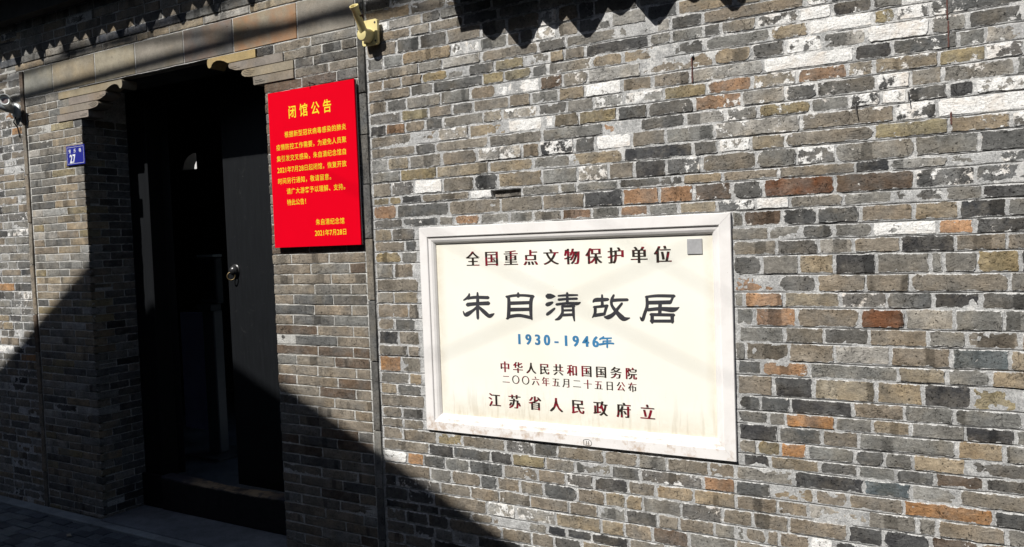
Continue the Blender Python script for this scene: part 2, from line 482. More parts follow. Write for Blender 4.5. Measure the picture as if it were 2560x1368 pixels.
# ------------------------------------------------------------------ bricks
PAL={'g':(0.182,0.176,0.162),'b':(0.192,0.166,0.134),'d':(0.092,0.091,0.088),'k':(0.040,0.040,0.042),
 't':(0.245,0.202,0.145),'y':(0.225,0.188,0.115),'o':(0.30,0.165,0.078),'O':(0.27,0.165,0.100),'r':(0.130,0.056,0.028),
 'R':(0.105,0.076,0.056),'w':(0.38,0.37,0.35),'W':(0.29,0.28,0.26),'V':(0.125,0.122,0.118),'T':(0.33,0.285,0.225),
 'l':(0.290,0.282,0.265),'P':(0.42,0.25,0.145),'D':(0.088,0.104,0.112),'K':(0.055,0.055,0.055),'X':(0.17,0.162,0.15),'B':(0.055,0.062,0.078)}
LIME={'w':0.98,'W':0.55,'V':0.42,'T':0.40,'K':0.38,'O':0.22,'R':0.22,'P':0.05,'r':0.0,'l':0.15}

def bcolor(c):
    k=PAL[c]; v=random.uniform(0.86,1.14); h=random.uniform(-0.04,0.04)
    return (k[0]*v*(1+h),k[1]*v,k[2]*v*(1-h)), max(0.0,LIME.get(c,0.13)+random.uniform(-0.06,0.06))

def brick_geo(x0,x1,z0,z1,front,back,round_=0.006,jit=0.0022,inset=0.009,bulge=0.0005):
    """irregular rounded brick seen from -y; returns verts, faces, edge factor"""
    w=x1-x0; h=z1-z0; r=min(round_*random.uniform(0.4,1.3),h*0.35,w*0.3)
    nx=max(3,int(w/0.016)); pts=[]
    def corner(cx,cz,a0):
        rr=r*random.uniform(0.5,1.6); rr=min(rr,h*0.42,w*0.4)
        sx=1 if cx==x0 else -1; sz=1 if cz==z0 else -1
        for k in (0,1,2):
            a=math.radians(a0+45*k); pts.append((cx+sx*rr+rr*math.cos(a),cz+sz*rr+rr*math.sin(a)))
    corner(x0,z0,180)
    for k in range(1,nx): pts.append((x0+w*k/nx,z0))
    corner(x1,z0,270); pts.append((x1,z0+h*0.5))
    corner(x1,z1,0)
    for k in range(1,nx): pts.append((x1-w*k/nx,z1))
    corner(x0,z1,90); pts.append((x0,z0+h*0.5))
    pts=[(p[0]+random.gauss(0,jit),p[1]+random.gauss(0,jit*0.75)) for p in pts]
    n=len(pts); cx=(x0+x1)/2; cz=(z0+z1)/2
    tx=random.gauss(0,0.004); tz=random.gauss(0,0.012)
    def ring(ins,y,ny):
        o=[]
        for p in pts:
            dx=cx-p[0]; dz=cz-p[1]; 
            qx=p[0]+math.copysign(min(ins,abs(dx)*0.9),dx); qz=p[1]+math.copysign(min(ins,abs(dz)*0.9),dz)
            o.append((qx,y+tx*(qx-cx)+tz*(qz-cz)+random.gauss(0,ny),qz))
        return o
    v=ring(0,back,0)+ring(0,front+0.0022,0.0004)+ring(0.0012,front+0.0003,0.0003)+ring(inset,front-0.0002,0.0003)
    m=4; v.append((cx,front-bulge,cz))
    e=[0.0]*n+[0.9]*n+[0.85]*n+[0.0]*n+[0.0]
    f=[]
    for k in range(m-1):
        for i in range(n):
            j=(i+1)%n; f.append((k*n+i,k*n+j,(k+1)*n+j,(k+1)*n+i))
    c=len(v)-1
    for i in range(n): f.append(((m-1)*n+i,(m-1)*n+(i+1)%n,c))
    return v,f,e

def mesh_attrs(me,cols,rnds,edges):
    n=len(me.vertices)
    a=me.attributes.new('bcol','FLOAT_COLOR','POINT'); a.data.foreach_set('color',np.asarray(cols,np.float32).ravel())
    a=me.attributes.new('brnd','FLOAT','POINT'); a.data.foreach_set('value',np.asarray(rnds,np.float32))
    a=me.attributes.new('edge','FLOAT','POINT'); a.data.foreach_set('value',np.asarray(edges,np.float32))

def proj(x,y,z):
    d=Vector((x,y+2.6,z-1.456)); w=d.dot(FW)
    if w<=0.05: return None
    return (d.dot(RX)/w*2000.24+1280, d.dot(DY)/w*2000.24+684)

class BrickSet:
    """all bricks of one wall: the largest in view become parts, the rest one joined part"""
    def __init__(s): s.items=[]
    def add(s,geo,col,lime,face=None):
        v,f,e=geo
        xs=[p[0] for p in v]; zs=[p[2] for p in v]; ys=[p[1] for p in v]
        c=((min(xs)+max(xs))/2,min(ys),(min(zs)+max(zs))/2)
        area=0
        p=proj(*c)
        if face=='x':
            a=proj(max(xs),min(ys),c[2]); b=proj(max(xs),max(ys),c[2])
        else:
            a=proj(min(xs),c[1],c[2]); b=proj(max(xs),c[1],c[2])
        q0=proj(c[0],c[1],min(zs)); q1=proj(c[0],c[1],max(zs))
        if p and a and b and q0 and q1 and -10<p[0]<2570 and -8<p[1]<1376:
            area=abs(b[0]-a[0])*abs(q1[1]-q0[1])
            if -1.93<c[0]<-0.72 and 0.73<c[2]<1.50 and c[1]<0.02: area=0     # behind the tablet
        s.items.append((area,v,f,e,col,lime,random.random()))
    def build(s,parent,mat,limit=300,name='brick'):
        s.items.sort(key=lambda t:-t[0])
        rest=[]
        for k,it in enumerate(s.items):
            if k<limit and it[0]>0:
                me=bpy.data.meshes.new(name); me.from_pydata(it[1],[],it[2])
                n=len(it[1]); mesh_attrs(me,[it[4]+(it[5],)]*n,[it[6]]*n,it[3])
                link_mesh(name,me,mat,parent)
            else: rest.append(it)
        if rest:
            V=[];F=[];C=[];R=[];E=[]
            for it in rest:
                o=len(V); V+=it[1]; F+=[tuple(i+o for i in f) for f in it[2]]
                C+=[it[4]+(it[5],)]*len(it[1]); R+=[it[6]]*len(it[1]); E+=it[3]
            me=bpy.data.meshes.new('brickwork'); me.from_pydata(V,[],F); mesh_attrs(me,C,R,E)
            o=link_mesh('brickwork',me,mat,parent); o['kind']='stuff'

def mortar_sheet(name,parent,mat,xr,courses,hole=None,dx=0.006,y0=-0.0024,amp=0.0019,seed=1,nz=7,extra=None):
    """height field of pointing: proud and lumpy, with the thin ruled groove along every bed joint"""
    xs=np.arange(xr[0],xr[1]+dx*0.5,dx)
    zs=[];gr=[]
    for k,zb in enumerate(courses):
        zs+=[zb-0.0045,zb-0.0013,zb,zb+0.0013,zb+0.0045]; gr+=[0,0.0,1,0.0,0]
        if k<len(courses)-1:
            a=zb+0.0045; b=courses[k+1]-0.0045
            for q in range(1,nz): zs.append(a+(b-a)*q/nz); gr.append(0)
    zs=np.array(zs); gr=np.array(gr)
    X,Z=np.meshgrid(xs,zs)
    wob=(vnoise(X,Z*0+0.0,9,seed+5)-0.5)*0.004+(vnoise(X,Z*0+3.0,40,seed+6)-0.5)*0.0012
    n=vnoise(X,Z,30,seed)*0.45+vnoise(X,Z,75,seed+1)*0.3+vnoise(X,Z,160,seed+2)*0.25
    big=vnoise(X,Z,6,seed+3)
    ed=np.clip((vnoise(X,Z,3.1,seed+8)-0.66)/0.25,0,1)*(vnoise(X,Z,19,seed+9)+0.25)           # stretches where render still clings to the bricks
    Y=y0-(n-0.5)*2*amp-(big-0.5)*0.002-ed*0.0022*(seed<20)*(0.25+0.75*(Z>1.42)*(X>-1.9))
    gap=(vnoise(X,Z*0+gr[:,None]*0+np.round(Z*20),7,seed+4)>0.30)
    G=gr[:,None]*gap
    Y=Y+G*0.0065
    if extra is not None: Y=extra(X,Z,Y)
    Zw=Z+wob
    nzv,nxv=X.shape
    co=np.stack([X,Y,Zw],-1).reshape(-1,3).astype(np.float32)
    i=np.arange(nzv*nxv).reshape(nzv,nxv)
    a=i[:-1,:-1].ravel(); b=i[:-1,1:].ravel(); c=i[1:,1:].ravel(); d=i[1:,:-1].ravel()
    F=np.stack([a,b,c,d],-1)
    if hole is not None:
        cx=(X[:-1,:-1]+dx/2).ravel(); cz=((Z[:-1,:-1]+Z[1:,1:])/2).ravel()
        F=F[~hole(cx,cz)]
    me=bpy.data.meshes.new(name)
    me.vertices.add(len(co)); me.vertices.foreach_set('co',co.ravel())
    me.loops.add(F.size); me.loops.foreach_set('vertex_index',F.ravel().astype(np.int32))
    me.polygons.add(len(F)); me.polygons.foreach_set('loop_start',np.arange(0,F.size,4,dtype=np.int32))
    me.update(calc_edges=True); me.validate()
    me.shade_smooth()
    hi=np.clip((-Y-0.0040)/0.0012,0,1) if seed<20 else Y*0
    at=me.attributes.new('high','FLOAT','POINT'); at.data.foreach_set('value',hi.ravel().astype(np.float32))
    at=me.attributes.new('groove','FLOAT','POINT'); at.data.foreach_set('value',G.ravel().astype(np.float32))
    return link_mesh(name,me,mat,parent)

# ------------------------------------------------------------------ ground (structure)
g=MB(); g.box(-60,60,-60,0.02,-0.30,-0.045); g.build('alley_ground',M_GROUND); bpy.data.objects['alley_ground']['kind']='structure'
pv=thing('pavement',(-4.0,-0.6,-0.04),kind='structure')
b=MB(); b.box(-7.5,0.5,-1.55,-0.085,-0.043,-0.012); b.build('bedding',M_GROUND,pv)
row=0; y=-0.092; PVR=[]
def paver_add(V,F,C,R,bb,c,rr):
    o=len(V); V+=bb.v; F+=[tuple(i+o for i in f) for f in bb.f]; C+=[c+(0,)]*len(bb.v); R+=[rr]*len(bb.v)
RV,RF,RC,RR=[],[],[],[]
while y>-1.30:
    x=-7.2+(row%2)*0.06+random.uniform(-0.015,0.015)
    while x<-1.6:
        L=0.116*random.uniform(0.96,1.04); W=0.055
        bb=MB(); top=-0.002+random.uniform(-0.0028,0.0028)
        bb.box(x,x+L,y-W,y,-0.011,top,ch=0.003,jit=0.001)
        c=random.choice([(0.085,0.10,0.12),(0.11,0.13,0.15),(0.075,0.088,0.105),(0.13,0.15,0.165)]); v=random.uniform(0.85,1.15); c=(c[0]*v,c[1]*v,c[2]*v)
        if -5.45<x<-2.95 and y>-0.66:
            o=bb.build('paver',M_PAVER,pv); n=len(o.data.vertices); mesh_attrs(o.data,[c+(0,)]*n,[random.random()]*n,[0]*n)
        else: paver_add(RV,RF,RC,RR,bb,c,random.random())
        x+=L+0.004
    y-=W+0.004; row+=1
me=bpy.data.meshes.new('paving'); me.from_pydata(RV,[],RF); mesh_attrs(me,RC,RR,[0]*len(RV)); o=link_mesh('paving',me,M_PAVER,pv); o['kind']='stuff'
m=MB(); m.add([(-4.16,-0.235,0.004),(-4.135,-0.228,0.010),(-4.105,-0.240,0.006),(-4.13,-0.252,0.003),(-4.16,-0.235,0.0048),(-4.135,-0.228,0.0108),(-4.105,-0.240,0.0068),(-4.13,-0.252,0.0038)],[(0,3,2,1),(4,5,6,7),(0,1,5,4),(1,2,6,5),(2,3,7,6),(3,0,4,7)])
o=m.build('dry_leaf',simple('dry_leaf',(0.30,0.27,0.22),0.8)); tag(o,'small pale dry leaf lying on the dark paving by the doorway corner','leaf')
k=MB(); k.box(-7.5,-4.195,-0.082,-0.012,-0.04,0.006,ch=0.004); o=k.build('kerb_strip',M_CONC_L); o['kind']='structure'
k=MB(); k.box(-4.190,-2.80,-0.082,-0.030,-0.04,0.007,ch=0.004); k.box(-2.795,1.2,-0.082,-0.012,-0.04,0.006,ch=0.004); o=k.build('kerb_strip',M_CONC_L); o['kind']='structure'
k=MB(); k.box(-4.186,-2.79,-0.028,0.26,-0.04,0.012,ch=0.003); o=k.build('doorway_slab',M_CONC); o['kind']='structure'

# ------------------------------------------------------------------ right-hand wall of reused bricks
ROWS='''3679 3631 @-2185 g-1949 l-1737 d-1625 k-1525 b-1424 l-1316 k-1225 b-1014 b-903 g-800 b-658 d-414 g-217 g-123 l11 g156 l300 g396 g504 b612 t823 g963 g1115 g1300
3631 3582 @-2185 l-2037 t-1907 l-1676 g-1445 g-1236 b-1127 g-927 l-711 b-580 l-449 k-254 t-115 g-10 g230 g434 b636 k756 g861 l1072 b1209 t1300
3582 3534 @-2185 g-1989 g-1860 d-1627 b-1515 b-1372 l-1165 g-1071 g-935 g-811 g-694 d-543 b-381 g-190 g-80 g63 k166 l403 b497 g603 g765 l856 t947 g1039 t1165 d1300
3534 3485 @-2185 g-1975 k-1835 d-1631 g-1416 g-1306 g-1204 g-1100 b-888 l-765 g-563 l-409 b-212 d-91 b29 g239 b344 g510 b645 g784 b927 b1057 g1155 b1300
3485 3437 @-2185 l-2086 g-1927 b-1823 b-1728 g-1525 g-1395 g-1185 d-1041 d-909 g-769 k-662 g-519 d-370 g-229 g-73 g87 g217 g318 d464 t618 k721 l859 b1056 t1300
3437 3388 @-2185 d-2078 b-1849 g-1730 b-1586 b-1392 b-1289 b-1196 g-1044 k-878 d-645 g-501 b-407 d-313 t-84 k11 b161 g360 d468 b706 b848 d1088 l1300
3388 3340 @-2185 d-1963 k-1844 g-1740 d-1633 g-1502 l-1400 g-1197 g-1103 g-1012 g-876 g-755 b-633 t-420 g-181 g-28 g89 g190 g349 g512 t614 b776 t995 g1119 b1221 g1300
3340 3291 @-2185 d-2079 g-1871 d-1654 k-1539 d-1319 d-1202 g-979 b-778 g-661 k-536 b-332 g-233 l-71 g74 g278 g480 d591 k837 k957 g1145 k1300
3291 3243 @-2185 l-2062 g-1958 b-1850 b-1720 g-1616 b-1489 l-1272 g-1071 b-938 b-794 d-656 g-554 d-459 g-336 b-105 g38 k164 b309 k522 t715 g850 d971 l1125 d1300
3243 3194 @-2185 g-1949 g-1791 t-1690 b-1486 d-1270 g-1031 g-824 g-683 d-578 g-470 g-228 t-127 g-22 b106 d259 g362 l502 b702 d921 g1101 g1300
3194 3146 @-2185 g-1990 t-1841 b-1741 l-1646 k-1494 b-1295 g-1079 g-976 g-834 g-620 g-519 t-360 l-263 b-21 g183 k318 g455 d574 b730 g846 k938 g1077 t1187 d1300
3146 3097 @-2185 k-2065 k-1947 g-1847 g-1739 g-1539 d-1331 g-1177 b-1068 b-837 g-732 d-638 g-493 t-349 g-238 g-138 g11 g166 g276 g370 d484 k701 t806 d966 d1087 d1300
3097 3049 @-2185 k-2083 g-1987 k-1844 g-1740 g-1607 d-1517 g-1313 l-1186 l-982 l-861 b-740 k-648 d-526 g-385 g-200 d-91 g24 b238 g425 d664 t816 t1054 b1300
3049 3000 @-2185 b-2080 k-1875 t-1710 b-1509 b-1385 g-1277 b-1156 d-952 g-722 b-625 g-504 d-295 d-94 g6 g210 d331 g477 g597 g789 g928 k1165 t1300
3000 2952 @-2185 d-2061 b-1844 b-1710 d-1602 g-1411 l-1303 g-1156 g-1036 g-927 g-802 g-673 k-552 g-340 t-125 t-10 b90 g330 b446 d564 g668 t803 g902 l1043 t1160 b1300
2952 2903 @-2185 g-2048 b-1948 l-1812 d-1696 g-1567 g-1405 l-1297 d-1160 b-1052 g-931 g-787 b-588 g-382 d-262 b-29 g85 g224 l317 b507 b637 g761 k855 g1011 g1135 g1300
2903 2855 @-2185 g-1945 d-1841 d-1616 g-1507 k-1409 t-1250 g-1111 g-1008 d-898 b-779 d-624 t-420 b-281 g-178 g-41 t84 b184 g316 l509 g662 d821 b950 g1160 d1300
2855 2806 @-2185 b-2053 g-1842 k-1606 b-1409 d-1209 b-1102 t-995 g-850 b-723 g-621 b-510 b-322 g-214 b-112 d-13 l125 g345 g455 g615 d833 g975 g1139 b1300
2806 2758 @-2185 b-2067 t-1966 g-1751 b-1639 k-1521 g-1422 b-1278 l-1133 g-1036 g-869 g-770 g-668 d-560 d-393 b-235 k-46 g47 g146 d289 t489 g628 d741 d927 g1085 b1300
2758 2709 @-2185 d-1979 b-1820 g-1677 g-1558 b-1440 b-1241 k-1110 g-966 g-755 t-610 g-368 t-260 l-169 b-13 g132 k292 g403 g638 b748 b858 b1062 k1172 b1300
2709 2661 @-2185 g-2085 t-1983 k-1818 k-1720 g-1491 t-1389 t-1291 k-1168 g-944 t-822 g-627 g-446 d-326 g-204 g0 l104 d324 g414 g550 d709 k921 g1028 t1129 g1300
2661 2612 @-2185 k-2000 l-1857 t-1693 t-1592 l-1442 k-1321 g-1160 g-1062 g-827 d-701 g-550 g-428 k-299 g-100 t94 g317 b426 b644 b739 g859 t981 d1102 t1300
2612 2564 @-2185 g-2079 g-1936 g-1783 b-1674 k-1527 g-1430 d-1249 b-1157 d-1005 b-864 g-741 k-620 g-491 g-270 g-156 g-52 g78 d297 g405 t524 g663 b823 g1059 g1222 g1300
2564 2515 @-2185 b-1966 t-1759 k-1638 g-1543 b-1418 b-1284 g-1068 d-930 b-817 g-714 b-559 d-327 b-229 b-108 g57 g169 b260 g419 t513 g747 g891 l1078 g1300
2515 2467 @-2185 b-2085 g-1922 k-1712 d-1500 b-1373 g-1208 g-962 k-749 g-657 g-476 b-371 d-150 b-41 t95 g203 b343 b498 g715 t903 d1047 k1300
2467 2418 @-2185 d-2051 g-1939 b-1714 g-1606 b-1467 k-1356 g-1194 d-1029 g-928 d-817 g-700 g-561 b-351 t-246 g-94 g101 g223 l343 g490 l611 b714 g830 g975 d1122 b1300
2418 2369 @-2185 t-1954 b-1718 d-1602 d-1424 d-1310 b-1172 g-1058 b-820 d-687 t-578 k-484 t-374 b-238 g-129 t7 l247 d387 g622 d771 k877 g1077 l1300
2369 2328 @-2185 w-2067 l-1897 d-1807 g-1702 d-1573 g-1397 g-1260 g-1048 g-890 g-702 d-537 b-391 g-161 d63 l309 g493 g584 g796 g1001 g1091 g1195 g1300
2328 2285 @-2185 b-1957 b-1859 b-1704 d-1545 g-1370 l-1226 l-1111 t-1005 g-857 b-632 l-513 g-276 b-46 b149 k334 d518 b643 g793 g888 t994 k1103 b1300
2285 2228 @-2185 b-2029 d-1913 d-1782 b-1623 g-1508 b-1372 W-1298 b-1214 d-1155 d-992 l-851 g-740 b-558 g-446 g-342 g-238 g-14 d180 g281 k496 g707 d828 b946 b1169 g1300
2228 2178 @-2185 g-2100 g-2002 t-1762 W-1632 g-1511 b-1457 b-1399 W-1300 b-1216 g-1093 l-963 d-857 t-670 t-570 b-458 W-374 b-234 b-104 g37 g255 g398 g500 k606 l824 g990 t1109 b1300
2178 2135 @-2185 b-1923 g-1808 l-1626 b-1380 d-1269 g-1033 l-930 l-881 d-774 b-456 W-382 k-269 g-186 g-78 g21 g115 b344 g462 g683 b805 d907 k1103 k1300
2135 2093 @-2185 b-2106 b-2012 b-1907 y-1786 g-1686 d-1569 y-1441 g-1334 t-1276 b-1194 k-957 g-880 g-771 d-715 b-601 V-474 w-379 k-268 g-186 w-79 y36 d107 d197 g384 g510 g616 b834 g1018 g1169 k1300
2093 2049 @-2185 b-1969 g-1855 d-1623 y-1530 y-1412 d-1344 g-1171 t-1053 t-927 d-769 g-559 t-447 w-267 y-208 V-118 d107 d244 b379 l483 g675 b819 b1045 g1168 l1300
2049 1999 @-2185 b-2090 d-1989 g-1821 g-1684 b-1568 w-1378 R-1286 g-1186 l-990 b-741 t-619 d-514 V-408 l-285 w-119 g-26 d106 b322 b453 g545 b662 g777 g1012 b1300
1999 1952 @-2185 V-2019 y-1883 b-1769 d-1670 b-1511 b-1418 g-1305 t-1201 w-1061 b-949 b-818 l-584 w-320 k-217 d-49 g16 l106 d242 g361 t465 d571 g668 g781 g902 g1043 g1149 g1300
1952 1907 @-2185 k-2100 O-2001 b-1901 d-1814 g-1629 T-1542 W-1392 d-1273 g-1168 W-1056 W-912 y-765 O-619 T-484 O-340 T-266 t-98 y16 V105 d294 g439 l538 d757 g866 g963 g1166 t1300
1907 1858 @-2185 b-1843 W-1694 t-1521 w-1373 w-1327 t-1227 y-1081 d-970 d-807 O-652 l-519 d-427 d-261 K-171 g-90 g85 g150 g242 b335 l438 d596 b707 d931 g1066 g1213 g1300
1858 1815 @-2185 b-1954 d-1855 b-1607 g-1377 g-1136 P-1000 d-840 l-707 g-605 y-445 g-335 K-249 W-180 d-77 k-11 W123 g317 b419 b632 b754 d872 b1098 b1211 t1300
1815 1762 @-2185 l-2099 t-1989 g-1828 b-1662 W-1464 b-1391 K-1248 d-1166 w-1031 b-908 g-743 l-475 b-214 K-104 w123 t326 k444 d587 d716 g814 l1032 g1141 b1300
1762 1715 @-2185 g-2035 y-1855 t-1611 t-1418 g-1266 t-1063 k-816 d-731 W-629 t-523 b-270 y-77 t74 V122 b221 b440 d536 t653 d792 g938 b1035 b1171 t1300
1715 1657 @-2185 b-2085 V-1968 w-1828 b-1680 K-1572 t-1383 g-1240 W-1121 b-1024 k-911 V-788 b-612 g-490 V-376 g-162 g-2 d122 g322 b483 t650 b857 g980 g1161 g1300
1657 1622 @-2185 y-2100 y-2035 k-1934 b-1702 w-1600 X-1474 g-1313 g-1246 g-1085 d-854 t-721 b-545 b-323 k-229 l-77 g45 V121 g243 g349 d498 g619 k776 b993 t1096 l1191 l1300
1622 1565 @-2185 O-2063 d-1802 b-1565 b-1385 b-1218 k-1069 O-938 O-819 R-690 d-593 r-381 R-165 V-12 V121 b226 b414 b550 g693 b845 d967 g1085 g1218 d1300
1565 1526 @-2185 V-2033 V-1853 g-1778 O-1659 g-1528 g-1426 g-1309 O-1190 g-1083 O-977 g-870 t-741 V-618 w-513 b-359 g-222 V-87 g4 k120 b263 g383 k502 g598 b718 b849 g1037 b1300
1526 1474 @-2185 t-2091 V-1974 @-697 g-657 R-537 K-433 d-312 b-168 t-52 k62 g120 b333 t440 g562 k702 g866 g1092 g1226 g1300
1474 1430 @-2185 b-2026 d-1968 @-700 g-580 g-481 d-387 g-278 w-108 P-15 K120 d221 g361 g475 l576 b682 b844 k944 g1167 l1300
1430 1382 @-2185 y-2050 g-1964 @-694 b-556 d-433 l-330 b-204 k-63 b61 b119 b313 k434 g555 g745 b849 l957 d1047 t1300
1382 1320 @-2185 g-2091 b-1989 @-697 d-602 g-490 t-387 k-270 g-128 g-92 g-11 y92 k260 b381 g601 g817 g1005 g1140 k1300
1320 1265 @-2185 b-1966 @-694 O-556 d-437 b-299 b-181 b67 g118 g225 l366 d466 g565 g768 b982 d1187 g1300
1265 1216 @-2185 g-2097 t-1970 @-694 g-662 O-538 t-371 V-243 d-123 k-2 d118 g251 g455 d637 g780 b907 l1010 l1121 t1300
1216 1155 @-2185 b-2022 b-1970 @-690 g-630 O-500 b-316 r-195 l-68 g52 g117 g298 t423 t550 d678 b789 g952 d1157 b1300
1155 1104 @-2185 b-2095 d-1989 @-680 g-537 b-420 d-293 b-137 g-39 b89 b325 b492 g599 d755 k897 t1018 b1115 g1300
1104 1045 @-2185 k-2079 b-1970 @-696 g-662 b-525 b-391 l-236 b-76 D65 t116 g278 g496 d633 b832 d954 g1084 g1205 l1300
1045 997 @-2185 b-2034 b-1971 @-688 d-611 O-467 g-216 t-90 g17 t116 g255 b396 g521 b762 l899 t1056 b1174 b1300
997 931 @-2185 o-2071 g-1968 @-691 b-576 k-454 t-276 t-153 k-28 y94 t213 t427 t541 g742 d881 g1086 g1223 b1300
931 882 @-2185 g-2034 t-1967 @-687 d-617 d-525 k-342 b-201 g-74 g96 g142 k271 k397 d501 l738 b872 g1070 b1179 g1300
882 838 @-2185 t-2098 d-1973 @-690 d-593 g-541 o-393 g-289 t-186 g-45 k76 g115 g324 b462 g553 d684 k793 l1009 b1141 l1300
838 786 @-2185 b-1959 @-691 k-563 d-433 b-327 g-69 t50 g114 g238 d426 g566 d753 d965 b1128 d1300
786 739 @-2185 b-2076 d-1967 @-689 g-632 y-558 o-477 g-340 d-257 g-180 t-45 d114 d205 d348 b449 g658 d782 d881 d1034 g1195 g1300
739 698 @-2185 b-2075 b-1966 @-678 k-591 t-440 d-332 g-227 d-124 R1 d113 b206 d412 b613 g713 l811 d916 t1068 k1300
698 648 @-2185 b-2077 b-1905 y-1783 b-1583 V-1459 d-1359 b-1171 b-1043 g-936 b-793 b-703 g-518 k-315 D-187 l-65 b113 d223 b364 b578 b810 k1036 g1179 g1300
648 600 @-2185 b-1947 k-1827 d-1653 k-1554 y-1412 b-1287 g-1146 d-1036 V-812 O-704 d-591 t-459 b-360 b-207 o20 d113 b213 b418 d599 b803 g1018 t1175 g1300
600 549 @-2185 w-2061 o-1977 d-1871 g-1754 d-1598 b-1445 b-1327 V-1215 k-1083 b-981 t-847 t-705 b-572 b-478 l-307 g-173 g-121 b53 g112 g301 g412 d610 d716 g845 g957 l1121 g1300
549 495 @-2185 b-1947 g-1841 b-1703 d-1626 b-1525 b-1423 d-1282 b-1174 t-1095 t-1029 g-891 V-752 b-651 b-539 b-364 k-265 k-139 R-14 b112 b321 g441 k574 g701 g904 k1037 b1182 g1300
495 446 @-2185 k-2120 V-1899 b-1750 b-1620 b-1482 b-1319 b-1200 g-1095 d-977 b-901 b-777 g-708 g-677 b-608 b-569 b-476 w-404 k-330 g-179 b-29 g111 b241 g353 d501 g700 t897 d1040 d1159 b1300
446 391 @-2185 d-2067 d-1933 b-1676 W-1547 W-1376 t-1191 t-1101 b-998 R-866 g-709 b-528 g-362 k-223 g-112 g109 g324 g452 k669 k780 g947 b1055 d1300
391 354 @-2185 k-2011 d-1908 d-1755 b-1654 b-1496 g-1414 k-1332 k-1229 k-1085 b-947 g-710 g-591 g-429 g-332 d-133 l86 g205 d366 g549 g668 g765 g919 g1019 g1125 d1300
354 302 @-2185 b-2081 d-1966 d-1864 b-1611 b-1483 b-1386 d-1270 t-1131 b-950 d-711 g-605 g-454 b-339 g-155 b-61 g103 k200 g340 g485 g642 b782 b1019 g1126 d1300
302 253 @-2185 b-2039 d-1936 g-1845 l-1728 k-1526 g-1394 g-1195 g-985 t-843 g-720 k-505 g-264 g-120 k-14 d200 d327 d472 k674 b791 k933 g1040 g1300
253 207 @-2185 b-2089 b-1945 k-1712 b-1548 g-1354 g-1233 b-1116 d-992 g-775 g-560 g-345 k-222 t-110 t49 l158 g265 t389 b502 g610 g818 b925 b1084 g1300
207 158 @-2185 b-1965 d-1773 d-1674 g-1463 g-1346 b-1212 k-1094 g-905 t-673 d-563 b-426 d-327 g-182 g-87 d4 k117 k223 l341 l573 k675 g802 g908 g1111 g1300
158 110 @-2185 g-2047 g-1950 d-1787 b-1621 t-1470 k-1352 g-1247 g-1046 t-847 d-709 b-547 b-435 b-331 l-119 b6 t248 g389 d517 d638 b836 b1046 l1204 t1300
110 61 @-2185 b-1944 b-1745 g-1621 g-1383 g-1288 g-1168 g-948 d-729 l-626 l-416 b-254 b-30 g181 b274 g403 d564 k660 g788 g1025 d1132 g1300
61 13 @-2185 t-2056 d-1909 t-1684 b-1524 b-1422 k-1298 g-1100 d-953 g-833 b-633 g-489 d-346 t-146 g-14 l173 k278 d411 g613 k726 g852 g1009 l1300
13 -36 @-2185 b-1963 g-1845 k-1737 k-1624 k-1384 k-1238 g-1031 b-910 g-799 g-695 d-533 b-393 b-209 g-68 d64 g271 t412 b572 g738 t937 d1047 g1300'''
wall=thing('brick_wall',(-0.5,0,0),'long wall of mixed old grey, tan and orange bricks right of the doorway, with white lime patches','wall')
bs=BrickSet(); courses=[]
for line in ROWS.split('\n'):
    tk=line.split(); zt=int(tk[0])/1000.; zb=int(tk[1])/1000.
    if zb>2.98 or zt<0.0: continue
    courses.append(zb); x=None
    for q in tk[2:]:
        if q[0]=='@': x=int(q[1:])/1000.; continue
        e=int(q[1:])/1000.; c=q[0]
        gv=random.uniform(0.0027,0.0046); gh=random.uniform(0.0032,0.0058)
        x0=x+gh; x1=e-gh; x=e
        if zt>0.735 and zb<1.49 and x1>-1.93 and x0<-0.72:      # let in behind the tablet frame
            if x0>-1.935 and x1<-0.72: continue
            if x0<-1.94 and x1<-0.72: x1=-1.925
            elif x0<-1.94: x1=-1.925
            else: x0=-0.735
        if x1-x0<0.018: continue
        col,lm=bcolor(c)
        front=-0.0050+random.gauss(0,0.0012)
        if c=='X': front=0.012
        rd=0.011 if random.random()<0.22 else 0.0035
        bs.add(brick_geo(x0,x1,zb+gv,zt-gv*0.8,front,0.03,round_=rd,jit=0.0013),col,lm)
courses.sort()
bs.build(wall,M_BRICK)
def pocket(X,Z,Y):
    m=(X>-1.605)&(X<-1.475)&(Z>1.618)&(Z<1.652)
    Y=np.where(m,0.028,Y)
    m=(X>-1.93)&(X<-0.725)&(Z>0.73)&(Z<1.495)
    return np.where(m,0.026,Y)
mortar_sheet('mortar',wall,M_MORTAR,(-2.190,1.30),courses,dx=0.0045,seed=3,extra=pocket)
b=MB(); b.box(-2.25,1.30,0.035,0.28,-0.04,3.30); b.build('wall_core',M_GROUND,wall)
for px,pz0,pz1 in ((-0.074,1.957,2.03),(-0.076,2.035,2.115),(-0.070,1.74,1.775),(-0.812,1.955,2.035)):
    r_=MB(); n=10; pts=[]
    for i in range(n+1): pts.append((px-random.uniform(0.0008,0.0028),pz0+(pz1-pz0)*i/n))
    for i in range(n,-1,-1): pts.append((px+random.uniform(0.0008,0.0028),pz0+(pz1-pz0)*i/n))
    r_.prism_xz(pts,-0.0080,-0.0030); r_.build('paint_drip',M_REDPAINT,wall)

